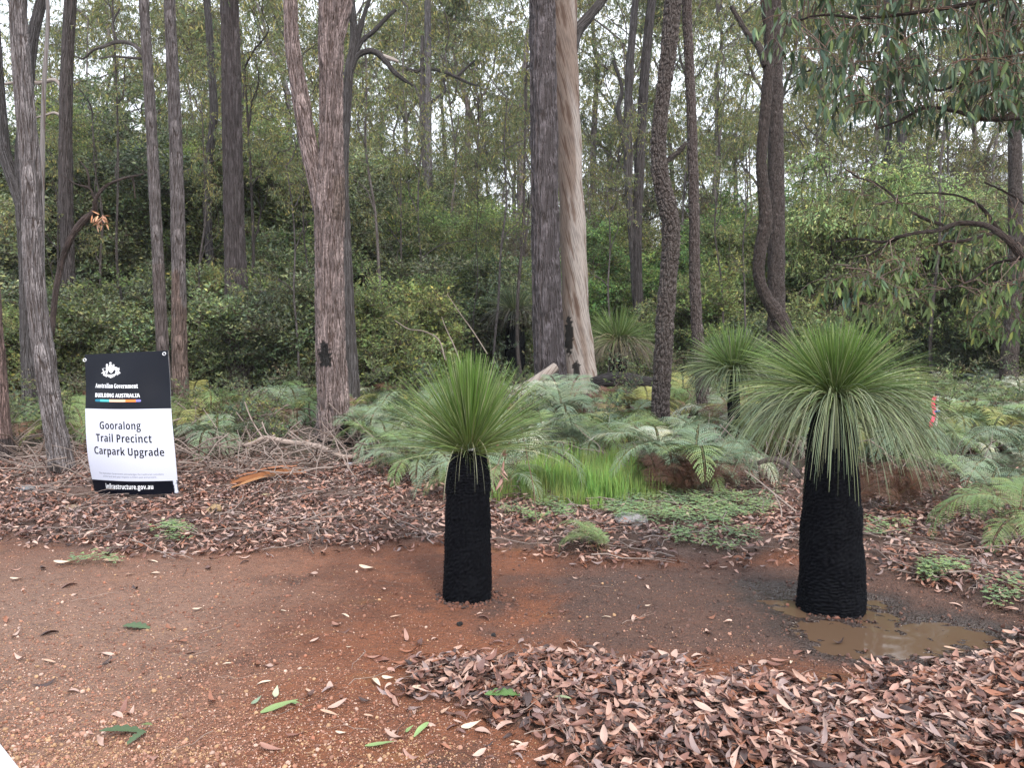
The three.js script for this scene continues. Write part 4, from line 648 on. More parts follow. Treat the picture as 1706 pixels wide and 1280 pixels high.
  put('large dark green fern at the right frame edge above the leaf litter', 'ferns at the frame edge', [[1650, 850, 140, 6, 'blue', 'green'], [1710, 900, 170, 6, 'green', 'blue'], [1710, 800, 130, 6, 'blue', 'pale']]);
  const plain = all.filter((e) => e[2] > 1), names = between('bracken fern', plain.map((e) => [e[3], -drop(e[3], e[4]).z]), LOWMARKS), TONE = { blue: 'grey green ', green: 'mid green ', yellow: 'yellowing ', pale: 'pale glossy ' };
  all.forEach((e) => { const [label, group, n, px, py, h, m, kind, mixed, az] = e, i = plain.indexOf(e); fern(i < 0 ? label : names[i].replace('bracken', TONE[kind] + 'bracken'), i < 0 ? undefined : group, { px, py, h, n: m, kind, mixed, seed: k++, az }); });
  // fern field farther back, one mass
  const R = rng(2500), kinds = Object.keys(FROND);
  const lists = kinds.map(() => []);
  for (let q = 0; q < 3000; q++) {
    const d = 9.5 + R() * R() * 14, px = R() < 0.62 ? 1180 + R() * 620 : R() * 1180, x = xAt(px, d), left = px < 560, i = left ? (R() < .5 ? 1 : R() < .6 ? 4 : 2) : [0, 0, 1, 1, 2, 3, 4][Math.floor(R() * 7)];
    if (left && R() < 0.45) continue;
    if ((d < 11 && px > 330 && px < 640) || (d < 12.3 && px > 1060 && px < 1205) || (d < 15.2 && px > 885 && px < 1005)) continue;
    lists[i].push([Math.floor(R() * 4), { m: M4(V3(x, groundY(x, -d) - .02, -d), euler((R() - .5) * .4, R() * 6.283, (R() - .5) * .3), 0.5 + R() * 0.5), c: tints(R, .3) }]);
  }
  lists.forEach((l, i) => [0, 1, 2, 3].forEach((v) => { const m = l.filter((e) => e[0] === v).map((e) => e[1]); if (m.length) tag(copies('fern_field', FROND[kinds[i]][v], MAT.frond, m, null, 'stuff'), 'mass of bracken covering the forest floor under the trees', 'ferns'); }));
}
// ---------------------------------------------------------------- undergrowth, grass, clover
{
  const R = rng(3000), pools = { a: [], b: [], c: [] }, kinds = { a: SPRIG.dark, b: SPRIG.mid, c: SPRIG.olive };
  for (let k = 0; k < 5200; k++) {
    const d = 9.5 + Math.pow(R(), 1.3) * 26, px = -100 + R() * 1900, x = xAt(px, d), left = px < 700, b = 'abc'[Math.floor(R() * 3)], h = R() * R() * (0.35 + 0.05 * d);
    if ((d < 12.5 && px > 470 && px < 650) || (d < 12.5 && px > 1060 && px < 1205) || (d < 15.6 && px > 885 && px < 1005)) continue;
    if (fbm(x * 0.5, d * 0.5, 91, 2) < -0.15 + (left ? 0 : 0.1)) continue;
    scatterSprigs(pools[b], kinds[b], R, V3(x, groundY(x, -d) + 0.05 + h, -d), 0.75 + 0.012 * d, tints(R, .6));
  }
  for (const b of 'abc') pools[b].forEach((l, i) => l && tag(copies('undergrowth', kinds[b][i], MAT.leaf, l, null, 'stuff'), 'low scrubby undergrowth filling the gaps between ferns and bushes', 'undergrowth'));
  // bright grass
  const tuft = (seed, c, H, n) => { const s = new Shape(), Q = rng(seed); for (let k = 0; k < n; k++) { const a = Q() * 6.283, el = 1.45 - Q() * Q() * 1.0, o = V3((Q() - .5) * .07, 0, (Q() - .5) * .07); const d = V3(Math.cos(a) * Math.cos(el), Math.sin(el), Math.sin(a) * Math.cos(el)), sd = V3(-Math.sin(a), 0, Math.cos(a)); s.leaf(o, d, sd, H * (.5 + Q() * .7), 0.007 + Q() * .004, jitter(Q, c, .5), .1, 4, -0.25 - Q() * .3); } return s.build(); };
  const T = [0, 1, 2].map((k) => tuft(3100 + k, [0.23, 0.345, 0.08], 0.22, 13)), lists = [[], [], []];
  const poly = toXZ([[822, 838], [850, 800], [905, 775], [990, 770], [1060, 790], [1120, 815], [1150, 842], [1080, 850], [1000, 858], [930, 850], [870, 846]]);
  for (let k = 0; k < 9000 && lists.reduce((a, l) => a + l.length, 0) < 1000; k++) {
    const px = 800 + R() * 380, py = 762 + R() * 105, p = onGround(px, py), dd = sdPoly(poly, p.x, p.z) + 0.25 * n2(p.x * 4, p.z * 4, 92); if (dd > 0.02 || R() < sstep(-.45, .02, dd) * .75) continue;
    const y = n2(p.x * 2, p.z * 2, 93); p.y = groundY(p.x, p.z) - .01; lists[k % 3].push({ m: M4(p, euler(0, R() * 6.283, 0), (0.4 + R() * 0.9 + 0.35 * y) * lerp(1, .5, sstep(-.35, 0, dd))), c: [1 + (R() - .5) * .4, 1 + y * .2, 1] });
  }
  lists.forEach((l, i) => tag(copies('grass_patch', T[i], MAT.grass, l, null, 'stuff'), 'patch of bright green grass behind the soil, between the two grass trees', 'grass'));
  // clover and small weeds
  const weed = (seed, c) => { const s = new Shape(), Q = rng(seed); for (let k = 0; k < 16; k++) { const a = Q() * 6.283, r = Math.sqrt(Q()) * .06, o = V3(Math.cos(a) * r, .015 + Q() * .035, Math.sin(a) * r); for (let j = 0; j < 3; j++) { const b = a + j * 2.09, d = V3(Math.cos(b) * .95, .25 * Q(), Math.sin(b) * .95).normalize(); s.leaf(o, d, V3(Math.sin(b), 0, -Math.cos(b)),   .009 + Q() * .007, .009 + Q() * .004, jitter(Q, c, .5), .1); } } return s.build(); };
  const W = [weed(3200, [0.11, 0.22, 0.06]), weed(3201, [0.17, 0.28, 0.06])], wl = [[], []];
  const zones = [[[1030, 838], [1280, 838], [1290, 872], [1180, 890], [1060, 893], [1010, 870]], [[840, 852], [930, 846], [960, 880], [870, 885]], [[1450, 885], [1500, 880], [1510, 905], [1455, 910]], [[1538, 955], [1590, 958], [1592, 982], [1545, 978]], [[1100, 905], [1240, 890], [1260, 930], [1150, 935]], [[270, 895], [310, 893], [315, 918], [275, 918]], [[130, 932], [205, 930], [205, 945], [140, 946]], [[1650, 985], [1700, 990], [1700, 1020], [1660, 1015]]];
  zones.forEach((z, i) => { const q = toXZ(z), xs = z.map((e) => e[0]), ys = z.map((e) => e[1]), n = [300, 40, 20, 26, 50, 16, 10, 14][i]; for (let k = 0; k < n; k++) { const p = onGround(lerp(Math.min(...xs), Math.max(...xs), R()), lerp(Math.min(...ys), Math.max(...ys), R())); if (sdPoly(q, p.x, p.z) + .12 * n2(p.x * 6, p.z * 6, 94) > .02) continue; p.y = groundY(p.x, p.z) + (i === 0 ? .02 : .012); wl[k % 2].push({ m: M4(p, euler(0, R() * 6.28, 0), .8 + R() * .8), c: tints(R, .4) }); } });
  wl.forEach((l, i) => tag(copies('clover', W[i], MAT.grass, l, null, 'stuff'), 'small green clover and weeds at the edge of the leaf litter', 'ground cover'));
}
// ---------------------------------------------------------------- dead leaves
const GRASSY = toXZ([[822, 838], [850, 800], [905, 775], [990, 770], [1060, 790], [1260, 815], [1290, 872], [1180, 890], [1060, 893], [930, 850], [870, 846]]);
const DEADC = [[0.342, 0.196, 0.156], [0.272, 0.141, 0.108], [0.181, 0.085, 0.065], [0.111, 0.055, 0.043], [0.05, 0.03, 0.028], [0.443, 0.302, 0.251], [0.251, 0.181, 0.171], [0.242, 0.101, 0.06], [0.141, 0.076, 0.066], [0.383, 0.237, 0.186]];
function deadLeaf(seed, L, W, bend, fold, twist) {
  const R = rng(seed), s = new Shape(), N = 7; let prev = null;
  const c = [1, 1, 1], a0 = (R() - .5) * .4;
  for (let k = 0; k <= N; k++) {
    const t = k / N, w = W / 2 * Math.pow(Math.sin(Math.PI * Math.pow(clamp(t, .02, .985), .8)), .8) + .0008, th = bend * (t - .5) * 2, x = L * (t - .5) * (1 - .1 * Math.abs(bend)), y = L * .5 * bend * (t - .5) * (t - .5) * 2 + .004, z = a0 * L * (t - .5) * (t - .5) * 2, tw = twist * (t - .5), cy = Math.cos(tw), sy = Math.sin(tw);
    const row = [-1, 0, 1].map((q) => { const lift = fold * w * q * q + .15 * w * n2(t * 4 + q, seed, 9), zz = q * w; return s.vert(x, y + lift * cy + zz * sy, z + zz * cy - lift * sy, 0, 1, 0, t, q * .5 + .5, scale3(c, q ? 1 : .92)); });
    if (prev) { s.quad(prev[0], prev[1], row[1], row[0]); s.quad(prev[1], prev[2], row[2], row[1]); } prev = row;
  }
  return s.build(null, false);
}
const DEAD = [[.10, .025, .4, .6, .9], [.11, .022, -.5, .5, -1.3], [.09, .030, .7, .4, .6], [.10, .027, -.3, .9, 1.2], [.08, .027, .25, .8, -1.8], [.12, .022, .9, .4, 1.9], [.095, .033, -.5, .4, .5], [.105, .024, .6, -.7, -1.0], [.07, .028, .4, .6, .9]].map((a, i) => deadLeaf(4000 + i, ...a));
{
  const R = rng(4100), lists = DEAD.map(() => []), front = [], make = (x, z, lift, flat, small = 1) => ({ i: Math.floor(R() * DEAD.length), p: V3(x, groundY(x, z) + lift, z), q: euler((R() - .5) * flat, R() * 6.283, (R() - .5) * flat), s: (0.34 + Math.pow(R(), 0.8) * 0.72) * small, c: Math.floor(Math.pow(R(), 0.95) * DEADC.length) });
  const add = (e) => { const k = .8 + R() * .4; lists[e.i].push({ m: M4(e.p, e.q, e.s), c: scale3(DEADC[e.c], k) }); };
  // bank behind the bare soil, thinning under the trees
  for (let k = 0; k < 150000; k++) {
    const x = (R() - .5) * 15, z = -4.2 - R() * 7.8, b = back(x, z) + .1 * n2(x * 4, z * 4, 75); if (b < -.06 || Math.abs(x) > -z * .75 + .5) continue;
    let p = b < .06 ? .35 : b < 2.3 ? 1 : Math.max(.12, 1 - (b - 2.3) * .45); p *= 0.62 + .55 * fbm(x * 1.2, z * 1.2, 95, 3) * 2; if (R() > p) continue;
    if (z < -6.75 && z > -7.15 && x > -4.0 && x < -2.9 && R() < .85) continue;
    const green = sdPoly(GRASSY, x, z) < 0 ? .25 : 1; if (R() > green) continue;
    add(make(x, z, .006 + R() * R() * .05, 1.1, .85));
  }
  // bank in front
  for (let k = 0; k < 78000; k++) { const x = -1 + R() * 6.4, z = -2.3 - R() * 2.1, b = bankIn(x, z); if (b < -.02) continue; if (R() > .06 + b * b * 14 + b * 1.2) continue; const e = make(x, z, .004 + R() * R() * (.025 + Math.min(.05, b * .3)), .95, .95); front.push(e); }
  // strays on the soil
  for (let k = 0; k < 900; k++) { const px = R() * 1760, py = 930 + Math.pow(R(), .8) * 360, q = onGround(px, py), b = bankIn(q.x, q.z); if (b > 0 || back(q.x, q.z) > 0) continue; if (R() > .10 + .9 * Math.exp(b * 7) + .5 * Math.exp(back(q.x, q.z) * 5)) continue; const e = make(q.x, q.z, .004, .5); if (R() < .3) e.c = 5; add(e); }
  lists.forEach((l, i) => tag(copies('leaf_litter', DEAD[i], MAT.dead, l, null, 'stuff'), 'fallen brown gum leaves covering the ground behind the bare soil', 'leaf litter'));
  // the front bank: the nearest leaves one by one
  const t = thing('leaf_bank', 'thick bank of curled pinkish brown gum leaves in front of the puddle', 'leaf litter', V3(0, 0, 0)), mats = DEADC.map((c) => { const m = MAT.dead.clone(); m.color.setRGB(...c); return m; });
  const vis = (e) => { const v = e.p.clone().project(camera); return Math.abs(v.x) < 1 && Math.abs(v.y) < 1; };
  const score = (e) => e.p.distanceTo(eye) - (e.p.y - groundY(e.p.x, e.p.z)) * 25; front.sort((a, b) => score(a) - score(b));
  let n = 0; const rest = DEAD.map(() => []);
  for (const e of front) { if (n < 290 && vis(e)) { n++; const m = mesh('leaf', DEAD[e.i], mats[e.c], t); m.position.copy(e.p); m.quaternion.copy(e.q); m.scale.setScalar(e.s); } else rest[e.i].push({ m: M4(e.p, e.q, e.s), c: scale3(DEADC[e.c], .8 + R() * .4) }); }
  rest.forEach((l, i) => l.length && copies('leaves', DEAD[i], MAT.dead, l, t, 'stuff'));
}
// ---------------------------------------------------------------- gravel, crumbs of soil, twigs in the litter
{
  const R = rng(5000), G = [0, 1, 2].map((k) => rock(1, 50 + k, 1, .75, .9, 1)), lists = [[], [], []], cols = [[.36, .195, .14], [.30, .15, .10], [.36, .22, .125], [.19, .09, .06], [.24, .12, .085], [.15, .07, .05], [.46, .32, .26], [.28, .115, .07]];
  const mat = new THREE.MeshStandardMaterial({ roughness: .8 });
  for (let k = 0; k < 260000; k++) {
    const px = -80 + R() * 1800, py = 900 + Math.pow(R(), .75) * 420, p = onGround(px, py); if (back(p.x, p.z) > .05 || bankIn(p.x, p.z) > .03) continue;
    const leftness = sstep(900, 0, px), near = sstep(980, 1250, py), dens = .10 + .8 * Math.max(leftness * (.35 + .65 * near), near * .5 * sstep(1100, 500, px)) + .25 * fbm(p.x * 2.2, p.z * 2.2, 96, 3);
    if (R() > dens * .75) continue; if (wetness(p.x, p.z) > .3) continue;
    const r = (R() < .015 ? .006 + R() * .005 : .0014 + R() * R() * .0038); p.y = groundY(p.x, p.z) + r * .25;
    const warm = fbm(p.x * 1.7 + 9, p.z * 3.4, 83, 3) > .2;
    lists[k % 3].push({ m: M4(p, euler(R() * 6, R() * 6, 0), r), c: scale3(warm && R() < .3 ? cols[2] : cols[Math.floor(R() * cols.length)], .75 + R() * .5) });
  }
  lists.forEach((l, i) => tag(copies('gravel', G[i], mat, l, null, 'stuff'), 'small rounded ironstone gravel scattered over the red soil', 'gravel'));
  const AIR = 0.62, C = [0, 1, 2].map((k) => rock(1, 70 + k, 1, .6, 1, 2)), cl = [[], [], []];
  for (let k = 0; k < 9000; k++) {
    const px = 150 + R() * 1500, py = 925 + R() * 190, p = onGround(px, py); if (back(p.x, p.z) > .15 || bankIn(p.x, p.z) > .02) continue;
    const f = fbm(p.x * 2.4 - 4, p.z * 2.4 + 8, 84, 3), mud = sstep(650, 1000, px); if (R() > .12 + .8 * sstep(.1, .5, f) + .3 * mud) continue;
    const r = .003 + R() * R() * .011; p.y = groundY(p.x, p.z) + r * .1; if (p.y < WATER + .004) continue;
    cl[k % 3].push({ m: M4(p, euler(R() * 6, R() * 6, 0), r), c: scale3(mix3([.20, .085, .055], [.085, .05, .042], clamp(mud * .8 + (R() - .4) * .6, 0, 1)), .7 + R() * .5) });
  }
  for (const [px, py, d, r0] of [[780, 1012, 4.52, .148], [1384, 1036, 4.36, .188]]) { const c = at(px, py, d); for (let k = 0; k < 420; k++) { const a = R() * 6.283, rr = r0 + R() * R() * .09 - .008, r = .003 + R() * R() * .013, x = c.x + Math.cos(a) * rr, z = c.z + Math.sin(a) * rr, y = groundY(x, z) + r * .2; if (y < WATER + .003) continue; cl[k % 3].push({ m: M4(V3(x, y, z), euler(R() * 6, R() * 6, 0), r), c: scale3(R() < .4 ? [.05, .03, .027] : [.15, .065, .045], .7 + R() * .5) }); } }
  cl.forEach((l, i) => tag(copies('soil_crumbs', C[i], new THREE.MeshStandardMaterial({ roughness: .85 }), l, null, 'stuff'), 'loose dark crumbs of damp soil around the two grass trees', 'soil'));
  // twigs
  const tw = [0, 1, 2, 3].map((k) => { const Q = rng(5200 + k), s = new Shape(), pts = []; let y = 0, z = 0; for (let j = 0; j <= 6; j++) { pts.push(V3((j / 6 - .5) * .4, y, z)); y += (Q() - .45) * .03; z += (Q() - .5) * .06; } s.tube(pts, pts.map((_, j) => .0035 * (1 - j * .11)), 5, { color: [1, 1, 1] }); if (k > 1) s.tube([pts[3], pts[3].clone().add(V3(.06, .02, .05)), pts[3].clone().add(V3(.13, .02, .07))], [.0025, .002, .001], 4); return s.build(); }), tl = [[], [], [], []];
  for (let k = 0; k < 6000; k++) {
    const d = 4.3 + R() * 10, px = R() * 1706, x = xAt(px, d), z = -d, b = back(x, z); if (b < .05) continue; if (R() > (px < 720 ? (d > 7.5 ? .7 : .25) : .2)) continue;
    const far = d > 7.5; tl[k % 4].push({ m: M4(V3(x, groundY(x, z) + .02 + R() * (far ? .16 : .03), z), euler((R() - .5) * (far ? 1.6 : .3), R() * 6.28, (R() - .5) * (far ? 1.8 : .3)), (.5 + R() * 1.3) * (far ? 1.5 : 1)), c: scale3(R() < .8 ? [.24, .19, .17] : [.11, .075, .06], .7 + R() * .5) });
  }
  for (let k = 0; k < 210; k++) { const bank = k > 70, p = bank ? onGround(700 + R() * 1000, 1110 + R() * 170) : onGround(R() * 1706, 930 + R() * 350); if (wetness(p.x, p.z) > .2 || (bank && bankIn(p.x, p.z) < .02)) continue; p.y = groundY(p.x, p.z) + (bank ? .03 + R() * .03 : .006); tl[k % 4].push({ m: M4(p, euler(0, R() * 6.28, 0), .2 + R() * .5), c: R() < .5 ? [.26, .19, .16] : [.12, .07, .055] }); }
  tl.forEach((l, i) => tag(copies('fallen_twigs', tw[i], MAT.twig, l, null, 'stuff'), 'thin dead twigs lying in the leaf litter', 'twigs'));
}
// ---------------------------------------------------------------- the sign
{
  const W = 1024, H = 1760, cv = document.createElement('canvas'); cv.width = W; cv.height = H; const g = cv.getContext('2d');
  const navy = '#0a0d18', white = '#c2c7d9';
  g.fillStyle = navy; g.fillRect(0, 0, W, H); g.fillStyle = white; g.fillRect(0, H * .458, W, H * .447);
  const fit = (text, x0, x1, y, h, font, colour) => { g.save(); g.font = font.replace('$', String(h)); g.fillStyle = colour; g.textBaseline = 'alphabetic'; g.translate(x0 * W, y * H); g.scale((x1 - x0) * W / g.measureText(text).width, 1); g.fillText(text, 0, 0); g.restore(); };
  // arms: two animals holding a shield under a star, with sprays and a scroll
  g.save(); g.translate(.325 * W, .145 * H); g.scale(1.06, 1.06); g.fillStyle = '#f2f4fa'; g.strokeStyle = '#f2f4fa'; g.lineJoin = g.lineCap = 'round';
  const blob = (pts) => { g.beginPath(); g.moveTo(...pts[0]); for (let k = 1; k < pts.length; k++) { const p = pts[k], n = pts[(k + 1) % pts.length]; g.quadraticCurveTo(p[0], p[1], (p[0] + n[0]) / 2, (p[1] + n[1]) / 2); } g.closePath(); g.fill(); };
  g.beginPath(); for (let k = 0; k < 14; k++) { const r = k % 2 ? 9 : 20, a = k * Math.PI / 7 - 1.57; g.lineTo(Math.cos(a) * r - 6, Math.sin(a) * r - 108); } g.fill();
  g.fillRect(-26, -88, 42, 9);
  blob([[-58, -94], [-48, -104], [-38, -90], [-42, -74], [-30, -58], [-22, -40], [-30, -24], [-36, 0], [-44, 26], [-60, 34], [-64, 24], [-54, 10], [-60, -14], [-66, -40], [-58, -66], [-62, -82]]);
  blob([[-64, 0], [-74, 22], [-92, 40], [-96, 32], [-80, 12], [-70, -10]]);
  blob([[28, -70], [22, -84], [32, -92], [44, -86], [42, -70], [40, -52], [60, -56], [84, -46], [98, -26], [92, -8], [70, -6], [50, -12], [34, -30], [32, -52]]);
  g.lineWidth = 5; for (const [a, b] of [[[64, -8], [58, 32]], [[76, -8], [80, 30]]]) { g.beginPath(); g.moveTo(...a); g.lineTo(...b); g.stroke(); }
  g.beginPath(); g.moveTo(-26, -72); g.lineTo(34, -72); g.lineTo(34, -14); g.quadraticCurveTo(30, 12, 4, 26); g.quadraticCurveTo(-24, 12, -26, -14); g.closePath(); g.fill();
  g.fillStyle = navy; for (const [x, y] of [[-18, -64], [-2, -64], [14, -64], [-18, -34], [-2, -34], [14, -34]]) { g.fillRect(x, y, 11, 22); } g.fillStyle = '#f2f4fa';
  for (const [x, y] of [[-15, -60], [1, -56], [17, -60], [-15, -28], [1, -30], [17, -28]]) g.fillRect(x, y, 5, 10);
  const Q = rng(6001); for (let k = 0; k < 60; k++) { const a = Q() * Math.PI, r = 70 + Q() * 46, x = Math.cos(a) * r * 1.02, y = 8 + Math.sin(a) * r * .62; g.beginPath(); g.ellipse(x, y, 7 + Q() * 5, 3 + Q() * 2.5, Q() * 3, 0, 7); g.fill(); }
  for (const sx of [-1, 1]) { g.lineWidth = 3; g.beginPath(); g.moveTo(sx * 20, 60); g.quadraticCurveTo(sx * 92, 62, sx * 104, -30); g.stroke(); for (let k = 0; k < 9; k++) { g.beginPath(); g.ellipse(sx * (96 + (Q() - .5) * 22), -42 + k * 9, 7, 3.4, Q() * 3, 0, 7); g.fill(); } }
  g.lineWidth = 13; g.beginPath(); g.moveTo(-54, 46); g.quadraticCurveTo(-10, 62, 46, 46); g.stroke(); blob([[-22, 70], [0, 62], [22, 70], [12, 86], [0, 94], [-12, 86]]);
  g.restore();
  fit('Australian Government', .12, .655, .281, 88, 'bold $px serif', '#eef1f8');
  fit('BUILDING AUSTRALIA', .12, .67, .361, 82, 'bold $px sans-serif', '#eef1f8');
  { const x0 = .125 * W, x1 = .68 * W, y = .379 * H, h = 36, seg = [[.12, '#1d6d87'], [.34, '#4aa6ab'], [.69, '#f0bda0'], [.90, '#ee7d3f'], [1, '#7c78b8']]; g.save(); g.beginPath(); g.roundRect(x0, y, x1 - x0, h, h / 2); g.clip(); let a = 0; for (const [b, c] of seg) { g.fillStyle = c; g.fillRect(x0 + a * (x1 - x0), y, (b - a) * (x1 - x0) + 1, h); a = b; } g.restore(); }
  fit('Gooralong', .175, .665, .588, 108, 'bold $px sans-serif', '#0b0c12'); fit('Trail Precinct', .125, .775, .66, 108, 'bold $px sans-serif', '#0b0c12'); fit('Carpark Upgrade', .088, .895, .733, 108, 'bold $px sans-serif', '#0b0c12');
  fit('The Australian Government acknowledges the traditional custodians', .115, .865, .862, 27, '$px sans-serif', '#53586a'); fit('of the land and pays respects to Elders past and present.', .16, .79, .882, 27, '$px sans-serif', '#53586a');
  fit('infrastructure.gov.au', .17, .745, .962, 84, 'bold $px sans-serif', '#eef1f8');
  g.fillStyle = '#c9cfe0'; for (let k = 0; k < 260; k++) { const y = .905 + Q() * .09, x = .965 + .03 * (Q() - .3) + (y - .9) * .1; g.globalAlpha = .35; g.beginPath(); g.ellipse(Math.min(1, x) * W, y * H, 3 + Q() * 9, 3 + Q() * 12, 0, 0, 7); g.fill(); }
  g.globalAlpha = .12; for (let k = 0; k < 500; k++) { g.fillStyle = Q() < .5 ? '#6c5a50' : '#ffffff'; g.fillRect(Q() * W, H * (1 - Q() * Q() * .5), 1 + Q() * 3, 1 + Q() * 3); }
  const tex = new THREE.CanvasTexture(cv); tex.colorSpace = THREE.SRGBColorSpace; tex.minFilter = THREE.LinearMipmapLinearFilter;
  // curled sheet: edges followed at their places, with thickness
  const curve = (pts) => new THREE.CatmullRomCurve3(pts.map(([x, y, z]) => at(x, y, z)));
  const L = curve([[142, 591, 7.09], [142, 640, 6.99], [142.5, 690, 6.91], [147, 760, 6.89], [159, 822, 6.95]]), Rr = curve([[280, 584, 7.03], [282.5, 640, 6.95], [286, 690, 6.87], [293, 765, 6.81], [298, 822, 6.83]]);
  const nx = 24, ny = 44, pos = [], uv = [], idx = [], P = (i, j) => { const v = j / ny, u = i / nx, l = L.getPoint(v), r = Rr.getPoint(v), p = l.lerp(r, u); p.z += .05 * Math.sin(Math.PI * u) * (.4 + v) - .02 * Math.sin(u * 7 + v * 4) * Math.exp(-(((v - .25) / .2) ** 2)); return p; };
  const foot = P(nx / 2, ny); foot.y = groundY(foot.x, foot.z);
  const pts = []; for (let j = 0; j <= ny; j++) for (let i = 0; i <= nx; i++) { const p = P(i, j); if (u0(i, j)) p.z -= .01; pts.push(p); pos.push(p.x - foot.x, p.y - foot.y, p.z - foot.z); uv.push(i / nx, 1 - j / ny); if (i < nx && j < ny) { const k = j * (nx + 1) + i; idx.push(k, k + nx + 1, k + nx + 2, k, k + nx + 2, k + 1); } }
  function u0() { return false; }
  const face = new THREE.BufferGeometry(); face.setAttribute('position', new THREE.Float32BufferAttribute(pos, 3)); face.setAttribute('uv', new THREE.Float32BufferAttribute(uv, 2)); face.setIndex(idx); face.computeVertexNormals();
  const t = thing('information_sign', 'curled black and white project sign standing on the leaf litter', 'sign', foot);
  mesh('sign_face', face, new THREE.MeshPhysicalMaterial({ map: tex, roughness: .3, specularIntensity: .35 }), t);
  const b = new Shape(), n = face.attributes.normal, th = .005, edge = [.5, .52, .56];
  const at2 = (k, o) => [pos[k * 3] - n.getX(k) * o, pos[k * 3 + 1] - n.getY(k) * o, pos[k * 3 + 2] - n.getZ(k) * o];
  for (let k = 0; k < pts.length; k++) b.vert(...at2(k, th), 0, 0, -1, 0, 0, edge);
  for (let k = 0; k < idx.length; k += 3) b.tri(idx[k], idx[k + 2], idx[k + 1]);
  const ring = []; for (let i = 0; i <= nx; i++) ring.push(i); for (let j = 1; j <= ny; j++) ring.push(j * (nx + 1) + nx); for (let i = nx - 1; i >= 0; i--) ring.push(ny * (nx + 1) + i); for (let j = ny - 1; j >= 0; j--) ring.push(j * (nx + 1));
  for (let k = 0; k < ring.length - 1; k++) { const A = at2(ring[k], .0003), B = at2(ring[k + 1], .0003), C = at2(ring[k + 1], th), D = at2(ring[k], th); const v = [A, B, C, D].map((q) => b.vert(...q, 0, 0, 1, 0, 0, edge)); b.quad(v[0], v[1], v[2], v[3]); }
  mesh('backing', b.build(null, false), new THREE.MeshStandardMaterial({ vertexColors: true, roughness: .6, side: THREE.DoubleSide }), t);
  const metal = new THREE.MeshStandardMaterial({ color: 0xd8dade, metalness: .8, roughness: .35 });
  for (const [u, v] of [[.955, .028], [.018, .045]]) { const p = P(Math.round(u * nx), Math.round(v * ny)).sub(foot); const m = mesh('eyelet', new THREE.TorusGeometry(.013, .0045, 8, 20), metal, t); m.position.copy(p).add(V3(0, -.002, .004)); m.rotation.x = -.12; }
  const st = new THREE.MeshStandardMaterial({ color: 0x3a3c40, roughness: .5, metalness: .6 });
  for (const u of [.2, .8]) { const a = P(Math.round(u * nx), 6).sub(foot), c = P(Math.round(u * nx), ny).sub(foot); const s = new Shape(); s.tube([V3(c.x, -.15, c.z - .10), V3(c.x, .3, c.z - .09), V3(a.x, a.y, a.z - .03)], [.009, .009, .009], 8, { color: [1, 1, 1] }); mesh('leg', s.build(), st, t); }
}
// ---------------------------------------------------------------- survey stake, kerb, rocks, branches, bark strips
{
  const p = at(1559, 700, 8.8), y = groundY(p.x, p.z), t = thing('survey_stake', 'white wooden survey stake wrapped in pink tape standing among the ferns', 'stake', V3(p.x, y, p.z)), top = at(1559, 652, 8.8).y - y;
  const st = new THREE.MeshStandardMaterial({ color: 0xb9b4ac, roughness: .8 }), body = new THREE.CylinderGeometry(.018, .018, top, 4, 8); body.rotateY(.5); body.translate(0, top / 2, 0); mesh('post', body, st, t);
  const s = new Shape(); for (const [a, b, c] of [[.66, .72, [.02, .02, .025]], [.80, .86, [.02, .02, .025]], [.94, 1.0, [.03, .03, .035]]]) { s.tube([V3(.0, a * top, 0), V3(0, b * top, 0)], [.025, .025], 8, { color: c }); } mesh('black_band', s.build(), MAT.twig, t);
  const r = new Shape(), pts = []; for (let k = 0; k <= 10; k++) pts.push(V3(-.035 - .02 * Math.sin(k * .9) - k * .002, top * (.93 - k * .045), .02 + .01 * Math.sin(k)));
  for (let k = 0; k < 10; k++) { const A = pts[k], B = pts[k + 1], v = [r.vert(A.x - .022, A.y, A.z, 0, 0, 1), r.vert(A.x + .022, A.y, A.z, 0, 0, 1), r.vert(B.x + .022, B.y, B.z, 0, 0, 1), r.vert(B.x - .022, B.y, B.z, 0, 0, 1)]; r.quad(v[3], v[2], v[1], v[0]); }
  mesh('pink_tape', r.build(null, false), new THREE.MeshStandardMaterial({ color: 0xf0406a, roughness: .5, side: THREE.DoubleSide }), t);
  const k = new THREE.TorusGeometry(.03, .006, 6, 16); k.rotateX(Math.PI / 2); k.translate(0, top * .72, 0); mesh('blue_tie', k, new THREE.MeshStandardMaterial({ color: 0x2a6fc8, roughness: .5 }), t);
}
{ // a corner of white painted concrete at the edge of the gravel
  const a = onGround(-3, 1262), b = onGround(18, 1290), d = b.clone().sub(a).setY(0).normalize(), n = V3(-d.z, 0, d.x); if (n.x > 0) n.negate();
  const sh = new THREE.Shape(), q = [a.clone().addScaledVector(d, -.6), a.clone().addScaledVector(d, 2.2)], o = [q[0], q[1], q[1].clone().addScaledVector(n, .3), q[0].clone().addScaledVector(n, .3)];
  o.forEach((v, i) => i ? sh.lineTo(v.x, -v.z) : sh.moveTo(v.x, -v.z));
  const g = new THREE.ExtrudeGeometry(sh, { depth: .1, bevelEnabled: true, bevelSize: .012, bevelThickness: .012, bevelSegments: 3, steps: 1 }); g.rotateX(-Math.PI / 2);
  const m = mesh('white_kerb', g, new THREE.MeshStandardMaterial({ color: new THREE.Color().setRGB(.66, .69, .74), roughness: .7, bumpMap: soilTex.bump, bumpScale: .002 })); m.position.y = -.06; tag(m, 'white painted concrete kerb, only its corner in the frame', 'kerb');
}
const brown = [.26, .19, .16], greyW = [.33, .28, .25];
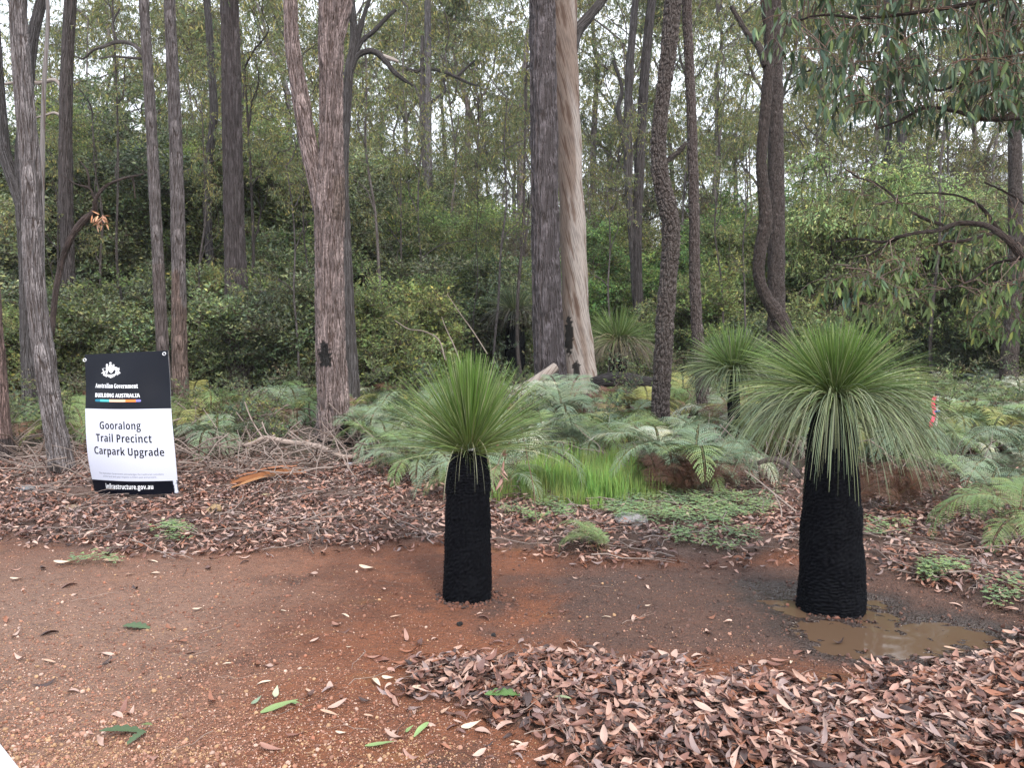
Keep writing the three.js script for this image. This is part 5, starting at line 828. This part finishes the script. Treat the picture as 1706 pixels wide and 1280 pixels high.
function branchThing(name, label, category, pts, { mat = MAT.pale, color = [1, 1, 1], radial = 12, bark = 'pale', amp = .004, side = [] } = {}) {   // [px, py, width px, distance]
  const P = pts.map(([x, y, w, d]) => [at(x, y, d), w / 2 / FOCAL * d]), foot = P[0][0].clone(), t = thing(name, label, category, foot), s = new Shape();
  trunkShape(s, P, bark, { amp, step: .02, radial, lump: .15, seed: pts.length, paint: () => color }); mesh('stem', s.build(foot, false), mat, t);
  for (const q of side) { const k = new Shape(), Q = q.map(([x, y, w, d]) => [at(x, y, d), w / 2 / FOCAL * d]); trunkShape(k, Q, bark, { amp: amp * .5, step: .03, radial: 8, lump: .1, seed: 3, paint: () => color }); mesh('side_branch', k.build(foot, false), mat, t); }
  return t;
}
branchThing('fallen_branch', 'long pale grey branch lying crooked in front of the forked burnt trunk', 'branch', [[322, 753, 5, 9.3], [345, 746, 7, 9.3], [385, 743, 8, 9.3], [420, 740, 8, 9.3], [440, 731, 9, 9.3], [480, 737, 9, 9.2], [525, 743, 10, 9.1], [550, 752, 9, 9.0], [570, 761, 9, 8.95], [594, 762, 8, 8.95]], { color: [1.1, 1.0, .95], side: [[[372, 744, 4, 9.3], [378, 765, 4, 9.2], [381, 790, 3, 9.0]], [[440, 733, 3, 9.3], [420, 700, 2.5, 9.5], [408, 670, 2, 9.7]], [[350, 747, 3, 9.3], [362, 725, 3, 9.4], [352, 712, 2, 9.5]]] });
branchThing('fallen_branch', 'short grey branch tucked behind the long crooked pale branch', 'branch', [[474, 752, 5, 9.5], [500, 760, 5, 9.4], [522, 766, 4, 9.35]], { color: [.9, .85, .82] });
branchThing('log_piece', 'short thick grey log piece behind the long crooked pale branch', 'log', [[490, 744, 9, 9.9], [515, 750, 12, 9.85], [545, 752, 10, 9.8]], { color: [.85, .8, .78] });
branchThing('bent_sapling', 'crooked dead sapling with a tuft of dried orange leaves left of the sign', 'sapling', [[86, 560, 10, 10.6], [92, 500, 9, 10.6], [103, 440, 9, 10.6], [120, 395, 10, 10.5], [140, 368, 11, 10.5], [158, 352, 9, 10.5], [160, 332, 6, 10.4], [175, 312, 5, 10.4], [205, 298, 4, 10.3], [240, 290, 3, 10.2]], { mat: MAT.stringy, bark: 'stringy', color: [.62, .48, .44], side: [[[158, 330, 4, 10.4], [150, 314, 3, 10.4], [125, 306, 2.5, 10.4], [102, 290, 2, 10.4]], [[150, 314, 3, 10.4], [146, 285, 3, 10.4], [134, 268, 2, 10.4]], [[222, 295, 3, 10.3], [226, 330, 2, 10.3]]] });
{ const R = rng(6100), c = at(168, 366, 10.45); const l = []; const s = new Shape(); for (let k = 0; k < 26; k++) { const d = V3(R() - .35, -.2 - R() * .9 + (R() < .3 ? 1 : 0), R() - .5).normalize(); s.leaf(V3((R() - .5) * .16, (R() - .5) * .14, (R() - .5) * .14), d, V3(R() - .5, R() - .5, R() - .5).cross(d).normalize(), .085 + R() * .04, .022, jitter(R, [.5, .27, .17], .5), .2, 4, .2); } const m = mesh('dried_leaf_tuft', s.build(), MAT.dead); m.position.copy(c); tag(m, 'tuft of dried orange leaves caught on the crooked dead sapling', 'leaves'); m.userData.kind = 'stuff'; }
branchThing('fallen_log', 'pale fallen log lying behind the foot of the broad stringy trunk', 'log', [[846, 664, 14, 13.4], [872, 648, 17, 13.6], [900, 630, 18, 13.8], [925, 612, 16, 14.0]], { color: [.8, .78, .76], radial: 16 });
branchThing('fallen_log', 'dark burnt log among the ferns beside the flared pale trunk', 'log', [[985, 640, 20, 14.2], [1030, 632, 24, 14.1], [1085, 640, 22, 14.0]], { mat: MAT.grey, bark: 'grey', color: [.35, .33, .34], radial: 16 });
branchThing('fallen_log', 'pale thin log leaning in the scrub far behind the slim trunk', 'log', [[1165, 540, 7, 21], [1190, 550, 8, 20.8], [1222, 568, 8, 20.6]], { color: [1.2, 1.15, 1.1] });
branchThing('fallen_log', 'pale broken stem leaning beside the distant trunk pair', 'log', [[1455, 552, 6, 22], [1466, 566, 9, 22], [1482, 588, 9, 21.8]], { color: [1.2, 1.15, 1.1] });
branchThing('curved_branch', 'arched brown branch on the ground left of the larger black trunk', 'branch', [[1262, 772, 7, 6.6], [1282, 766, 9, 6.6], [1300, 768, 10, 6.6], [1318, 780, 10, 6.5], [1332, 796, 8, 6.4]], { mat: MAT.stringy, bark: 'stringy', color: [1.0, .88, .8] });
branchThing('dead_stick', 'pale dead stick rising over the low ferns left of the smaller green head', 'stick', [[742, 600, 2.0, 11.5], [730, 565, 2.5, 11.8], [705, 552, 2.5, 12], [680, 548, 2.0, 12.2], [658, 534, 1.5, 12.3]], { color: [.7, .65, .6] });
branchThing('dead_stick', 'thin upright bleached stick behind the smaller green head', 'stick', [[770, 612, 2.0, 11.2], [756, 575, 2.0, 11.4], [742, 545, 1.5, 11.6], [736, 528, 1.0, 11.7]], { color: [.75, .7, .66] });
branchThing('dead_stick', 'long thin dead stem slanting behind the smaller green head', 'stick', [[812, 590, 2.0, 12], [790, 555, 2.0, 12.2], [765, 520, 1.5, 12.4], [745, 490, 1.0, 12.6]], { color: [.7, .65, .6] });
branchThing('fern_stalk', 'dark bare fern stalk leaning over the bright grass patch', 'fern stalk', [[1000, 832, 3, 7.1], [978, 800, 3, 7.2], [945, 766, 3, 7.3], [905, 742, 2.5, 7.4]], { mat: MAT.grey, bark: 'grey', color: [.9, .6, .45], amp: 0 });
branchThing('dead_twig', 'thin pale forked twig between the clover and the larger black trunk', 'twig', [[1325, 852, 3, 6.1], [1292, 825, 3, 6.2], [1262, 800, 2.5, 6.4], [1240, 784, 2, 6.5]], { color: [1.1, 1, .95], amp: 0, side: [[[1290, 824, 2, 6.2], [1300, 845, 2, 6.1], [1302, 865, 2, 6]]] });
branchThing('dead_twig', 'dark thin twig lying on the damp soil between the two grass trees', 'twig', [[1052, 985, 3, 4.75], [1078, 1003, 3.5, 4.66], [1110, 1028, 3, 4.5]], { mat: MAT.grey, bark: 'grey', color: [.6, .5, .5], amp: 0 });
branchThing('dead_twig', 'brown forked twig resting on the front leaf bank', 'twig', [[900, 1186, 4, 3.25], [930, 1205, 4, 3.2], [955, 1228, 5, 3.12], [968, 1240, 4, 3.08]], { mat: MAT.grey, bark: 'grey', color: [.9, .7, .65], amp: 0, side: [[[925, 1203, 3, 3.2], [915, 1212, 2.5, 3.18], [893, 1208, 2, 3.2]]] });
{ // strips of orange bark
  const R = rng(6200), p = drop(460, 812), t = thing('bark_strips', 'heap of orange brown peeled bark strips on the litter below the forked trunk', 'bark', p);
  for (let k = 0; k < 9; k++) { const s = new Shape(), a = drop(382 + R() * 12, 812 + (R() - .5) * 14), b = drop(480 + R() * 40, 792 + (R() - .5) * 16), pts = []; for (let q = 0; q <= 8; q++) { const m = a.clone().lerp(b, q / 8); m.y += .03 + .02 * k % .05 + .03 * Math.sin(q / 8 * 3.1) + (R() - .5) * .012; m.z += (R() - .5) * .04; pts.push(m.sub(p)); }
    const c = jitter(R, [.33, .14, .065], .5); for (let q = 0; q < 8; q++) { const A = pts[q], B = pts[q + 1], w = .028 * (q === 0 || q === 7 ? .6 : 1), th = .9 + k, dz = Math.cos(th) * w, dy = Math.abs(Math.sin(th)) * w * .7; const v = [s.vert(A.x, A.y - dy, A.z - dz, 0, 1, 0, 0, 0, c), s.vert(A.x, A.y + dy, A.z + dz, 0, 1, 0, 0, 0, c), s.vert(B.x, B.y + dy, B.z + dz, 0, 1, 0, 0, 0, c), s.vert(B.x, B.y - dy, B.z - dz, 0, 1, 0, 0, 0, c)]; s.quad(v[0], v[1], v[2], v[3]); }
    mesh('bark_strip', s.build(null, false), MAT.dead, t); }
}
{ // stones
  const mk = (name, label, px, py, w, c, seed, sy = .5, cat = 'rock') => { const p = drop(px, py), r = w / 2 / FOCAL * -p.z, m = mesh(name, rock(r, seed, 1, sy, .8, 4), new THREE.MeshStandardMaterial({ color: new THREE.Color().setRGB(...c), roughness: .9, bumpMap: soilTex.bump, bumpScale: .01 })); m.position.copy(p).y += r * sy * .3; m.rotation.y = seed; tag(m, label, cat); };
  mk('rock', 'yellowish flat stone in the litter to the right below the sign', 358, 852, 26, [.42, .29, .16], 1, .55);
  mk('rock', 'pale ochre stone in the litter directly below the left edge of the sign', 122, 848, 26, [.36, .27, .2], 2, .45);
  mk('rock', 'blue grey slab at the foot of the slim leaning trunk', 42, 816, 34, [.2, .21, .23], 3, .3);
  mk('rock', 'small lilac grey stone near the end of the long crooked branch', 584, 776, 16, [.36, .36, .42], 4, .5);
  mk('rock', 'grey lichen covered stone beside the clover and the lone drooping fern', 1052, 868, 62, [.3, .28, .28], 5, .32);
  mk('rock', 'flat yellow stone in the litter below the orange bark strips', 442, 826, 18, [.5, .42, .25], 6, .3);
  mk('charcoal_lump', 'black charcoal lump on the soil below the smaller grass tree', 766, 1043, 11, [.02, .02, .022], 7, .8, 'charcoal');
  mk('charcoal_lump', 'lesser black charcoal lump further from the smaller grass tree', 822, 1060, 10, [.03, .03, .034], 8, .8, 'charcoal');
}
{ // single leaves lying on the soil
  const mats = {}, M = (c) => mats[c] ??= (() => { const m = MAT.gloss.clone(); m.color.setRGB(...c); return m; })();
  const put = (name, label, px, py, L, c, turn, group, shape, lift = .006) => { const p = drop(px, py), m = mesh(name, shape, M(c)); m.position.copy(p); m.position.y += lift; m.rotation.set(.15 * Math.sin(px), turn, .15 * Math.cos(px)); m.scale.setScalar(L / FOCAL * -p.z / .1); tag(m, label, 'leaf', group); };
  const lobed = (() => { const R = rng(6300), s = new Shape(), N = 22; let pr = null; for (let k = 0; k <= N; k++) { const t = k / N, w = .021 * Math.pow(Math.sin(Math.PI * clamp(t, .02, .98)), .6) * (.55 + .45 * Math.abs(Math.sin(t * 15))), x = (t - .5) * .1, y = .004 * Math.sin(t * 3.1), row = [-1, 0, 1].map((q) => s.vert(x, y + .28 * w * Math.abs(q), q * w, 0, 1, 0, t, q, q ? [1, 1, 1] : [1.35, 1.3, 1.2])); if (pr) { s.quad(pr[0], pr[1], row[1], row[0]); s.quad(pr[1], pr[2], row[2], row[1]); } pr = row; } return s.build(null, false); })();
  const lance = [deadLeaf(6301, .1, .022, .25, .3, .4), deadLeaf(6302, .1, .026, -.3, .4, -.5), deadLeaf(6303, .1, .03, .6, .5, .9)];
  const G1 = [.055, .085, .045], G2 = [.19, .27, .11], PALE = [.58, .46, .36], TAN = [.46, .30, .22];
  put('lobed_leaf', 'single dull green lobed leaf alone on the red soil', 228, 1049, 50, G1, -.12, undefined, lobed, .012);
  put('lobed_leaf', 'long dull green lobed leaf of the trio on the gravel near the kerb', 205, 1226, 76, G1, .18, undefined, lobed, .014);
  put('lobed_leaf', 'short dull green lobed leaf of the trio, pointing at the camera', 228, 1238, 40, G1, 1.2, undefined, lobed, .02);
  put('lobed_leaf', 'smallest green lobed leaf of the trio, with a yellow stalk', 245, 1216, 24, [.1, .13, .05], -.3, undefined, lobed, .02);
  put('green_leaf', 'pale green narrow leaf on the soil left of the front leaf bank', 466, 1184, 66, G2, .5, undefined, lance[0], .012);
  put('green_leaf', 'pale green leaf tip beside the narrow green one', 492, 1175, 28, G2, -.3, undefined, lance[1]);
  put('green_leaf', 'pale whitish green leaf standing above the narrow green one', 460, 1163, 34, [.4, .42, .3], 1.7, undefined, lance[2], .015);
  put('green_leaf', 'grey green broken leaf left of the narrow green one', 428, 1172, 26, [.2, .26, .18], 1.1, undefined, lance[2]);
  put('green_leaf', 'flat light green leaf nearest the lower frame edge', 634, 1245, 52, [.2, .29, .12], .08, undefined, lance[0]);
  put('green_leaf', 'upright light green leaf of the close pair near the leaf bank', 704, 1222, 44, [.22, .32, .13], 1.05, undefined, lance[1], .016);
  put('green_leaf', 'lesser light green leaf of the close pair near the leaf bank', 681, 1224, 28, [.2, .29, .12], 1.2, undefined, lance[0], .012);
  put('green_leaf', 'long shiny green leaf on the edge of the front leaf bank', 838, 1182, 64, [.07, .13, .045], .15, undefined, lobed, .05);
  put('green_leaf', 'pale green leaf among the brown leaves of the front bank', 936, 1184, 34, [.22, .26, .15], -.4, undefined, lance[1], .055);
  const spots = [[550, 1192, 36, -.3], [626, 1142, 34, -1.0], [648, 1134, 26, -.3], [616, 1196, 24, -.6], [575, 1026, 20, -.5], [582, 1084, 14, .8], [85, 1106, 26, -.2], [380, 1109, 18, .6], [570, 1226, 24, 0], [516, 1155, 22, -.9], [440, 1140, 26, .3], [332, 1018, 22, .6], [218, 960, 18, .9], [255, 937, 20, 0], [112, 943, 42, .2], [190, 937, 34, -.1], [258, 957, 18, .1], [612, 950, 30, 0], [660, 1030, 20, .1], [470, 1020, 16, -.2], [30, 968, 24, .3], [325, 1120, 14, .5], [860, 1240, 26, -.6], [786, 1214, 40, .4], [740, 1190, 34, 1.2], [1010, 1030, 18, 0], [1080, 1012, 14, .4], [1600, 1090, 20, .3], [1318, 1105, 18, 1.2], [700, 1150, 34, .6], [1585, 1083, 26, -.4]];
  const names = between('loose pale dry leaf', spots.map(([x, y]) => [x, -drop(x, y).z]), LOWMARKS);
  spots.forEach(([x, y, L, a], i) => put('fallen_leaf', names[i], x, y, L, i % 3 ? PALE : TAN, a, 'pale dry leaves scattered on the soil', lance[i % 3]));
}
{ // dry pink leaves hanging beside the smaller black trunk
  const c = at(832, 770, 4.9), R = rng(6400), t = thing('dried_leaf_sprig', 'sprig of dry pink leaves hanging at the right of the smaller black trunk', 'leaves', c), s = new Shape();
  s.tube([V3(.06, .12, 0), V3(.02, .06, 0), V3(-.03, -.06, .02), V3(-.04, -.16, .02)], [.003, .003, .002, .001], 5, { color: [.3, .2, .16] }); s.tube([V3(.06, .12, 0), V3(.14, .2, -.1), V3(.22, -.2, -.1), V3(.25, -.6, -.1)], [.003, .003, .003, .004], 5, { color: [.2, .13, .1] }); mesh('twig', s.build(), MAT.twig, t);
  for (let k = 0; k < 11; k++) { const q = new Shape(), d = V3((R() - .6) * 1.1, -.9 + R() * .5 + (k < 3 ? 1.1 : 0), (R() - .3)).normalize(); q.leaf(V3(.03 - .06 * R(), .08 - k * .022, .02 * R()), d, V3(R() - .5, R() - .5, R() - .5).cross(d).normalize(), .07 + R() * .04, .02, jitter(R, [.5, .28, .22], .4), .2, 5, .25); mesh('leaf', q.build(), MAT.dead, t); }
}
{ // heap of reddish brown dead fern and brush before the pale trunk
  const R = rng(6500), l = [[], []], p = drop(1010, 700);
  for (let k = 0; k < 190; k++) { const a = R() * 6.28, r = Math.sqrt(R()), q = V3(Math.cos(a) * r * .75, .03 + .28 * (1 - r * r) * R(), Math.sin(a) * r * .5); l[k % 2].push({ m: M4(q, euler((R() - .5) * 2, R() * 6.28, .8 + (R() - .5) * 1.4), .2 + R() * .25), c: R() < .5 ? [1.3, 1.3, 1.5] : [.8, .75, .75] }); }
  const t = thing('dead_fern_heap', 'low heap of reddish brown dead fern in front of the old pale trunk', 'dead ferns', p); l.forEach((e, i) => copies('dead_fronds', FROND.brown[i], MAT.frond, e, t, 'stuff'));
  const h = drop(1145, 825), l2 = []; for (let k = 0; k < 70; k++) l2.push({ m: M4(V3((R() - .5) * .7, .02 + R() * .1, (R() - .5) * .4), euler((R() - .5) * 2, R() * 6.28, 1 + (R() - .5)), .2 + R() * .25), c: [.45, .42, .42] });
  const t2 = thing('dead_fern_heap', 'dark brown dead fronds under the broad blue green ferns', 'dead ferns', h); copies('dead_fronds', FROND.brown[2], MAT.frond, l2, t2, 'stuff');
  const h3 = drop(1475, 855), l3 = []; for (let k = 0; k < 70; k++) l3.push({ m: M4(V3((R() - .5) * .7, .02 + R() * .2, (R() - .5) * .4), euler((R() - .5) * 2, R() * 6.28, 1 + (R() - .5)), .2 + R() * .22), c: [.5, .45, .42] });
  const t3 = thing('dead_fern_heap', 'dull dead fern heap behind the right of the larger black trunk', 'dead ferns', h3); copies('dead_fronds', FROND.brown[3], MAT.frond, l3, t3, 'stuff');
}
// ---------------------------------------------------------------- the gum whose branches hang into the frame
{
  const hang = (seed, c, alt, n = 14) => { const R = rng(seed), s = new Shape(), tips = []; for (let k = 0; k < 4; k++) { const a = R() * 6.28, pts = [V3(0, 0, 0)], d = V3(Math.cos(a), .25, Math.sin(a)).normalize(); for (let q = 1; q <= 4; q++) { d.y -= .32; d.normalize(); pts.push(pts[q - 1].clone().addScaledVector(d, .065)); } s.tube(pts, [.003, .0026, .002, .0016, .001], 4, { color: [.14, .08, .055], cap: false }); tips.push(pts); }
    for (let k = 0; k < n; k++) { const p = tips[k % 4], q = 1 + Math.floor(R() * 3.99), d = V3((R() - .5) * 1.1, -1 - R() * .6, (R() - .5) * 1.1).normalize(), sd = V3(R() - .5, (R() - .5) * .3, R() - .5).cross(d).normalize(); s.leaf(p[q], d, sd, .078 + R() * .045, .02 + R() * .01, jitter(R, R() < .2 ? alt : c, .5), .12, 5, (R() - .5) * .5); } return s.build(); };
  const dark = [0, 1, 2].map((k) => hang(6600 + k, [.06, .098, .055], [.11, .16, .065])), light = [0, 1, 2].map((k) => hang(6610 + k, [.12, .18, .065], [.27, .28, .08], 11));
  const D = 6.4, foot = V3(xAt(1960, D), 0, -D); foot.y = groundY(foot.x, foot.z); const t = thing('overhanging_gum', 'gum with large drooping leaves whose branches hang into the frame over the fern field', 'tree', foot), s = new Shape();
  trunkShape(s, [[foot.clone().setY(-.1), .17], [at(1955, 500, D), .14], [at(1930, 250, D), .12], [at(1900, 0, D), .1], [at(1890, -260, D), .08]], 'chunky', { amp: .02, step: .04, radial: 36, seed: 5 }); mesh('trunk', s.build(foot, false), MAT.chunky, t);
  const limbs = [
    [[1940, 470, 26], [1850, 470, 22], [1760, 460, 20], [1706, 432, 17], [1672, 395, 14], [1640, 376, 12], [1600, 372, 11], [1562, 384, 9], [1530, 388, 8], [1495, 395, 7], [1470, 404, 6], [1430, 398, 4], [1392, 403, 3]],
    [[1672, 395, 11], [1650, 366, 9], [1634, 345, 8], [1620, 336, 6], [1595, 326, 5], [1560, 322, 4], [1520, 322, 2]],
    [[1665, 385, 9], [1630, 395, 9], [1600, 402, 9], [1580, 402, 6], [1556, 415, 5], [1530, 430, 3]],
    [[1570, 375, 7], [1535, 362, 6], [1505, 345, 5], [1480, 320, 5], [1455, 304, 4], [1430, 296, 3], [1405, 280, 2]],
    [[1720, 430, 11], [1690, 432, 8], [1655, 440, 6], [1630, 458, 5], [1600, 475, 4], [1575, 482, 2]],
    [[1700, 410, 9], [1720, 360, 8], [1700, 335, 6], [1670, 318, 5], [1640, 304, 4]],
    [[1498, 396, 5], [1470, 412, 4], [1440, 430, 3], [1405, 448, 2]],
    [[1930, 230, 20], [1800, 200, 16], [1706, 195, 14], [1640, 198, 11], [1590, 185, 9], [1540, 180, 7], [1500, 200, 6], [1460, 215, 4]],
    [[1910, 60, 18], [1780, 70, 14], [1690, 85, 12], [1620, 120, 9], [1570, 150, 7], [1530, 140, 6], [1470, 120, 5], [1400, 110, 4], [1340, 120, 3], [1310, 135, 2]],
    [[1895, -60, 16], [1740, -30, 12], [1620, 5, 9], [1530, 20, 8], [1440, 30, 6], [1370, 25, 5], [1310, 40, 3]],
    [[1893, -180, 16], [1700, -140, 12], [1560, -90, 9], [1440, -60, 7], [1340, -50, 5], [1250, -40, 3]],
    [[1620, 195, 6], [1600, 150, 6], [1612, 110, 5], [1640, 70, 4]],
  ].map((l, i) => l.map(([x, y, w], k) => [at(x, y, D + (i % 3 - 1) * .5 + .12 * Math.sin(k * 1.3 + i)), w * .72 / 2 / FOCAL * D]));
  limbs.forEach((l, i) => { const q = new Shape(); trunkShape(q, l, 'chunky', { amp: .006, step: .035, radial: 10, lump: .12, seed: i, paint: () => [.85, .72, .66] }); mesh('limb', q.build(foot, false), MAT.chunky, t); });
  const R = rng(6700), tw = new Shape(), lists = [[], [], []], ll = [[], [], []], pool = limbs.slice(7).flatMap((l) => smooth(l, 40)[0]), low = limbs.slice(0, 7).flatMap((l) => smooth(l, 30)[0]);
  const near = (p, P) => P.reduce((a, b) => (b.distanceToSquared(p) < a.distanceToSquared(p) ? b : a));
  const twig = (a, b) => { const m = a.clone().lerp(b, .5).add(V3((R() - .5) * .1, .06, (R() - .5) * .1)); tw.tube([a, m, b].map((v) => v.clone().sub(foot)), [.005, .004, .0025], 4, { color: [.13, .09, .075], cap: false }); };
  const edge = [[1280, 60], [1310, 180], [1350, 200], [1400, 185], [1450, 235], [1490, 262], [1540, 258], [1590, 195], [1650, 215], [1706, 262], [1790, 270]];
  const yb = (x) => { for (let k = 0; k < edge.length - 1; k++) if (x < edge[k + 1][0]) return lerp(edge[k][1], edge[k + 1][1], (x - edge[k][0]) / (edge[k + 1][0] - edge[k][0])); return 240; };
  for (let k = 0; k < 340; k++) { const px = 1285 + R() * 500, f = R(), py = lerp(-190, yb(px) - 42, f); if (R() < sstep(1400, 1280, px) * .55) continue; const q = at(px, py, D + (R() - .5) * 1.8); twig(near(q, pool), q); lists[k % 3].push({ m: M4(q.clone().sub(foot), euler((R() - .5) * .4, R() * 6.28, (R() - .5) * .4), .8 + R() * .5), c: tints(R, .5) }); }
  for (let k = 0; k < 40; k++) { const b = low[Math.floor(R() * low.length)], v = b.clone().project(camera); if (v.x > 1.15) continue; const q = b.clone().add(V3((R() - .5) * .35, -.02 - R() * .22, (R() - .5) * .5)); twig(b, q); (R() < .75 ? ll : lists)[k % 3].push({ m: M4(q.clone().sub(foot), euler((R() - .5) * .4, R() * 6.28, (R() - .5) * .4), .7 + R() * .45), c: tints(R, .5) }); }
  for (let k = 0; k < 36; k++) { const px = 1410 + R() * 300, py = 455 + R() * 95 * (px > 1480 ? 1 : .6), q = at(px, py, D + (R() - .5) * 1.6); twig(near(q, low), q); ll[k % 3].push({ m: M4(q.clone().sub(foot), euler((R() - .5) * .4, R() * 6.28, (R() - .5) * .4), .75 + R() * .45), c: tints(R, .5) }); }
  mesh('twigs', tw.build(), MAT.twig, t).userData.kind = 'stuff';
  lists.forEach((l, i) => copies('foliage', dark[i], MAT.gloss, l, t, 'stuff')); ll.forEach((l, i) => copies('foliage', light[i], MAT.leaf, l, t, 'stuff'));
}
scene.fog = new THREE.FogExp2(new THREE.Color(0.93, 0.97, 1.0), 0.0005);   // thin bright air between the trees
renderer.render(scene, camera);
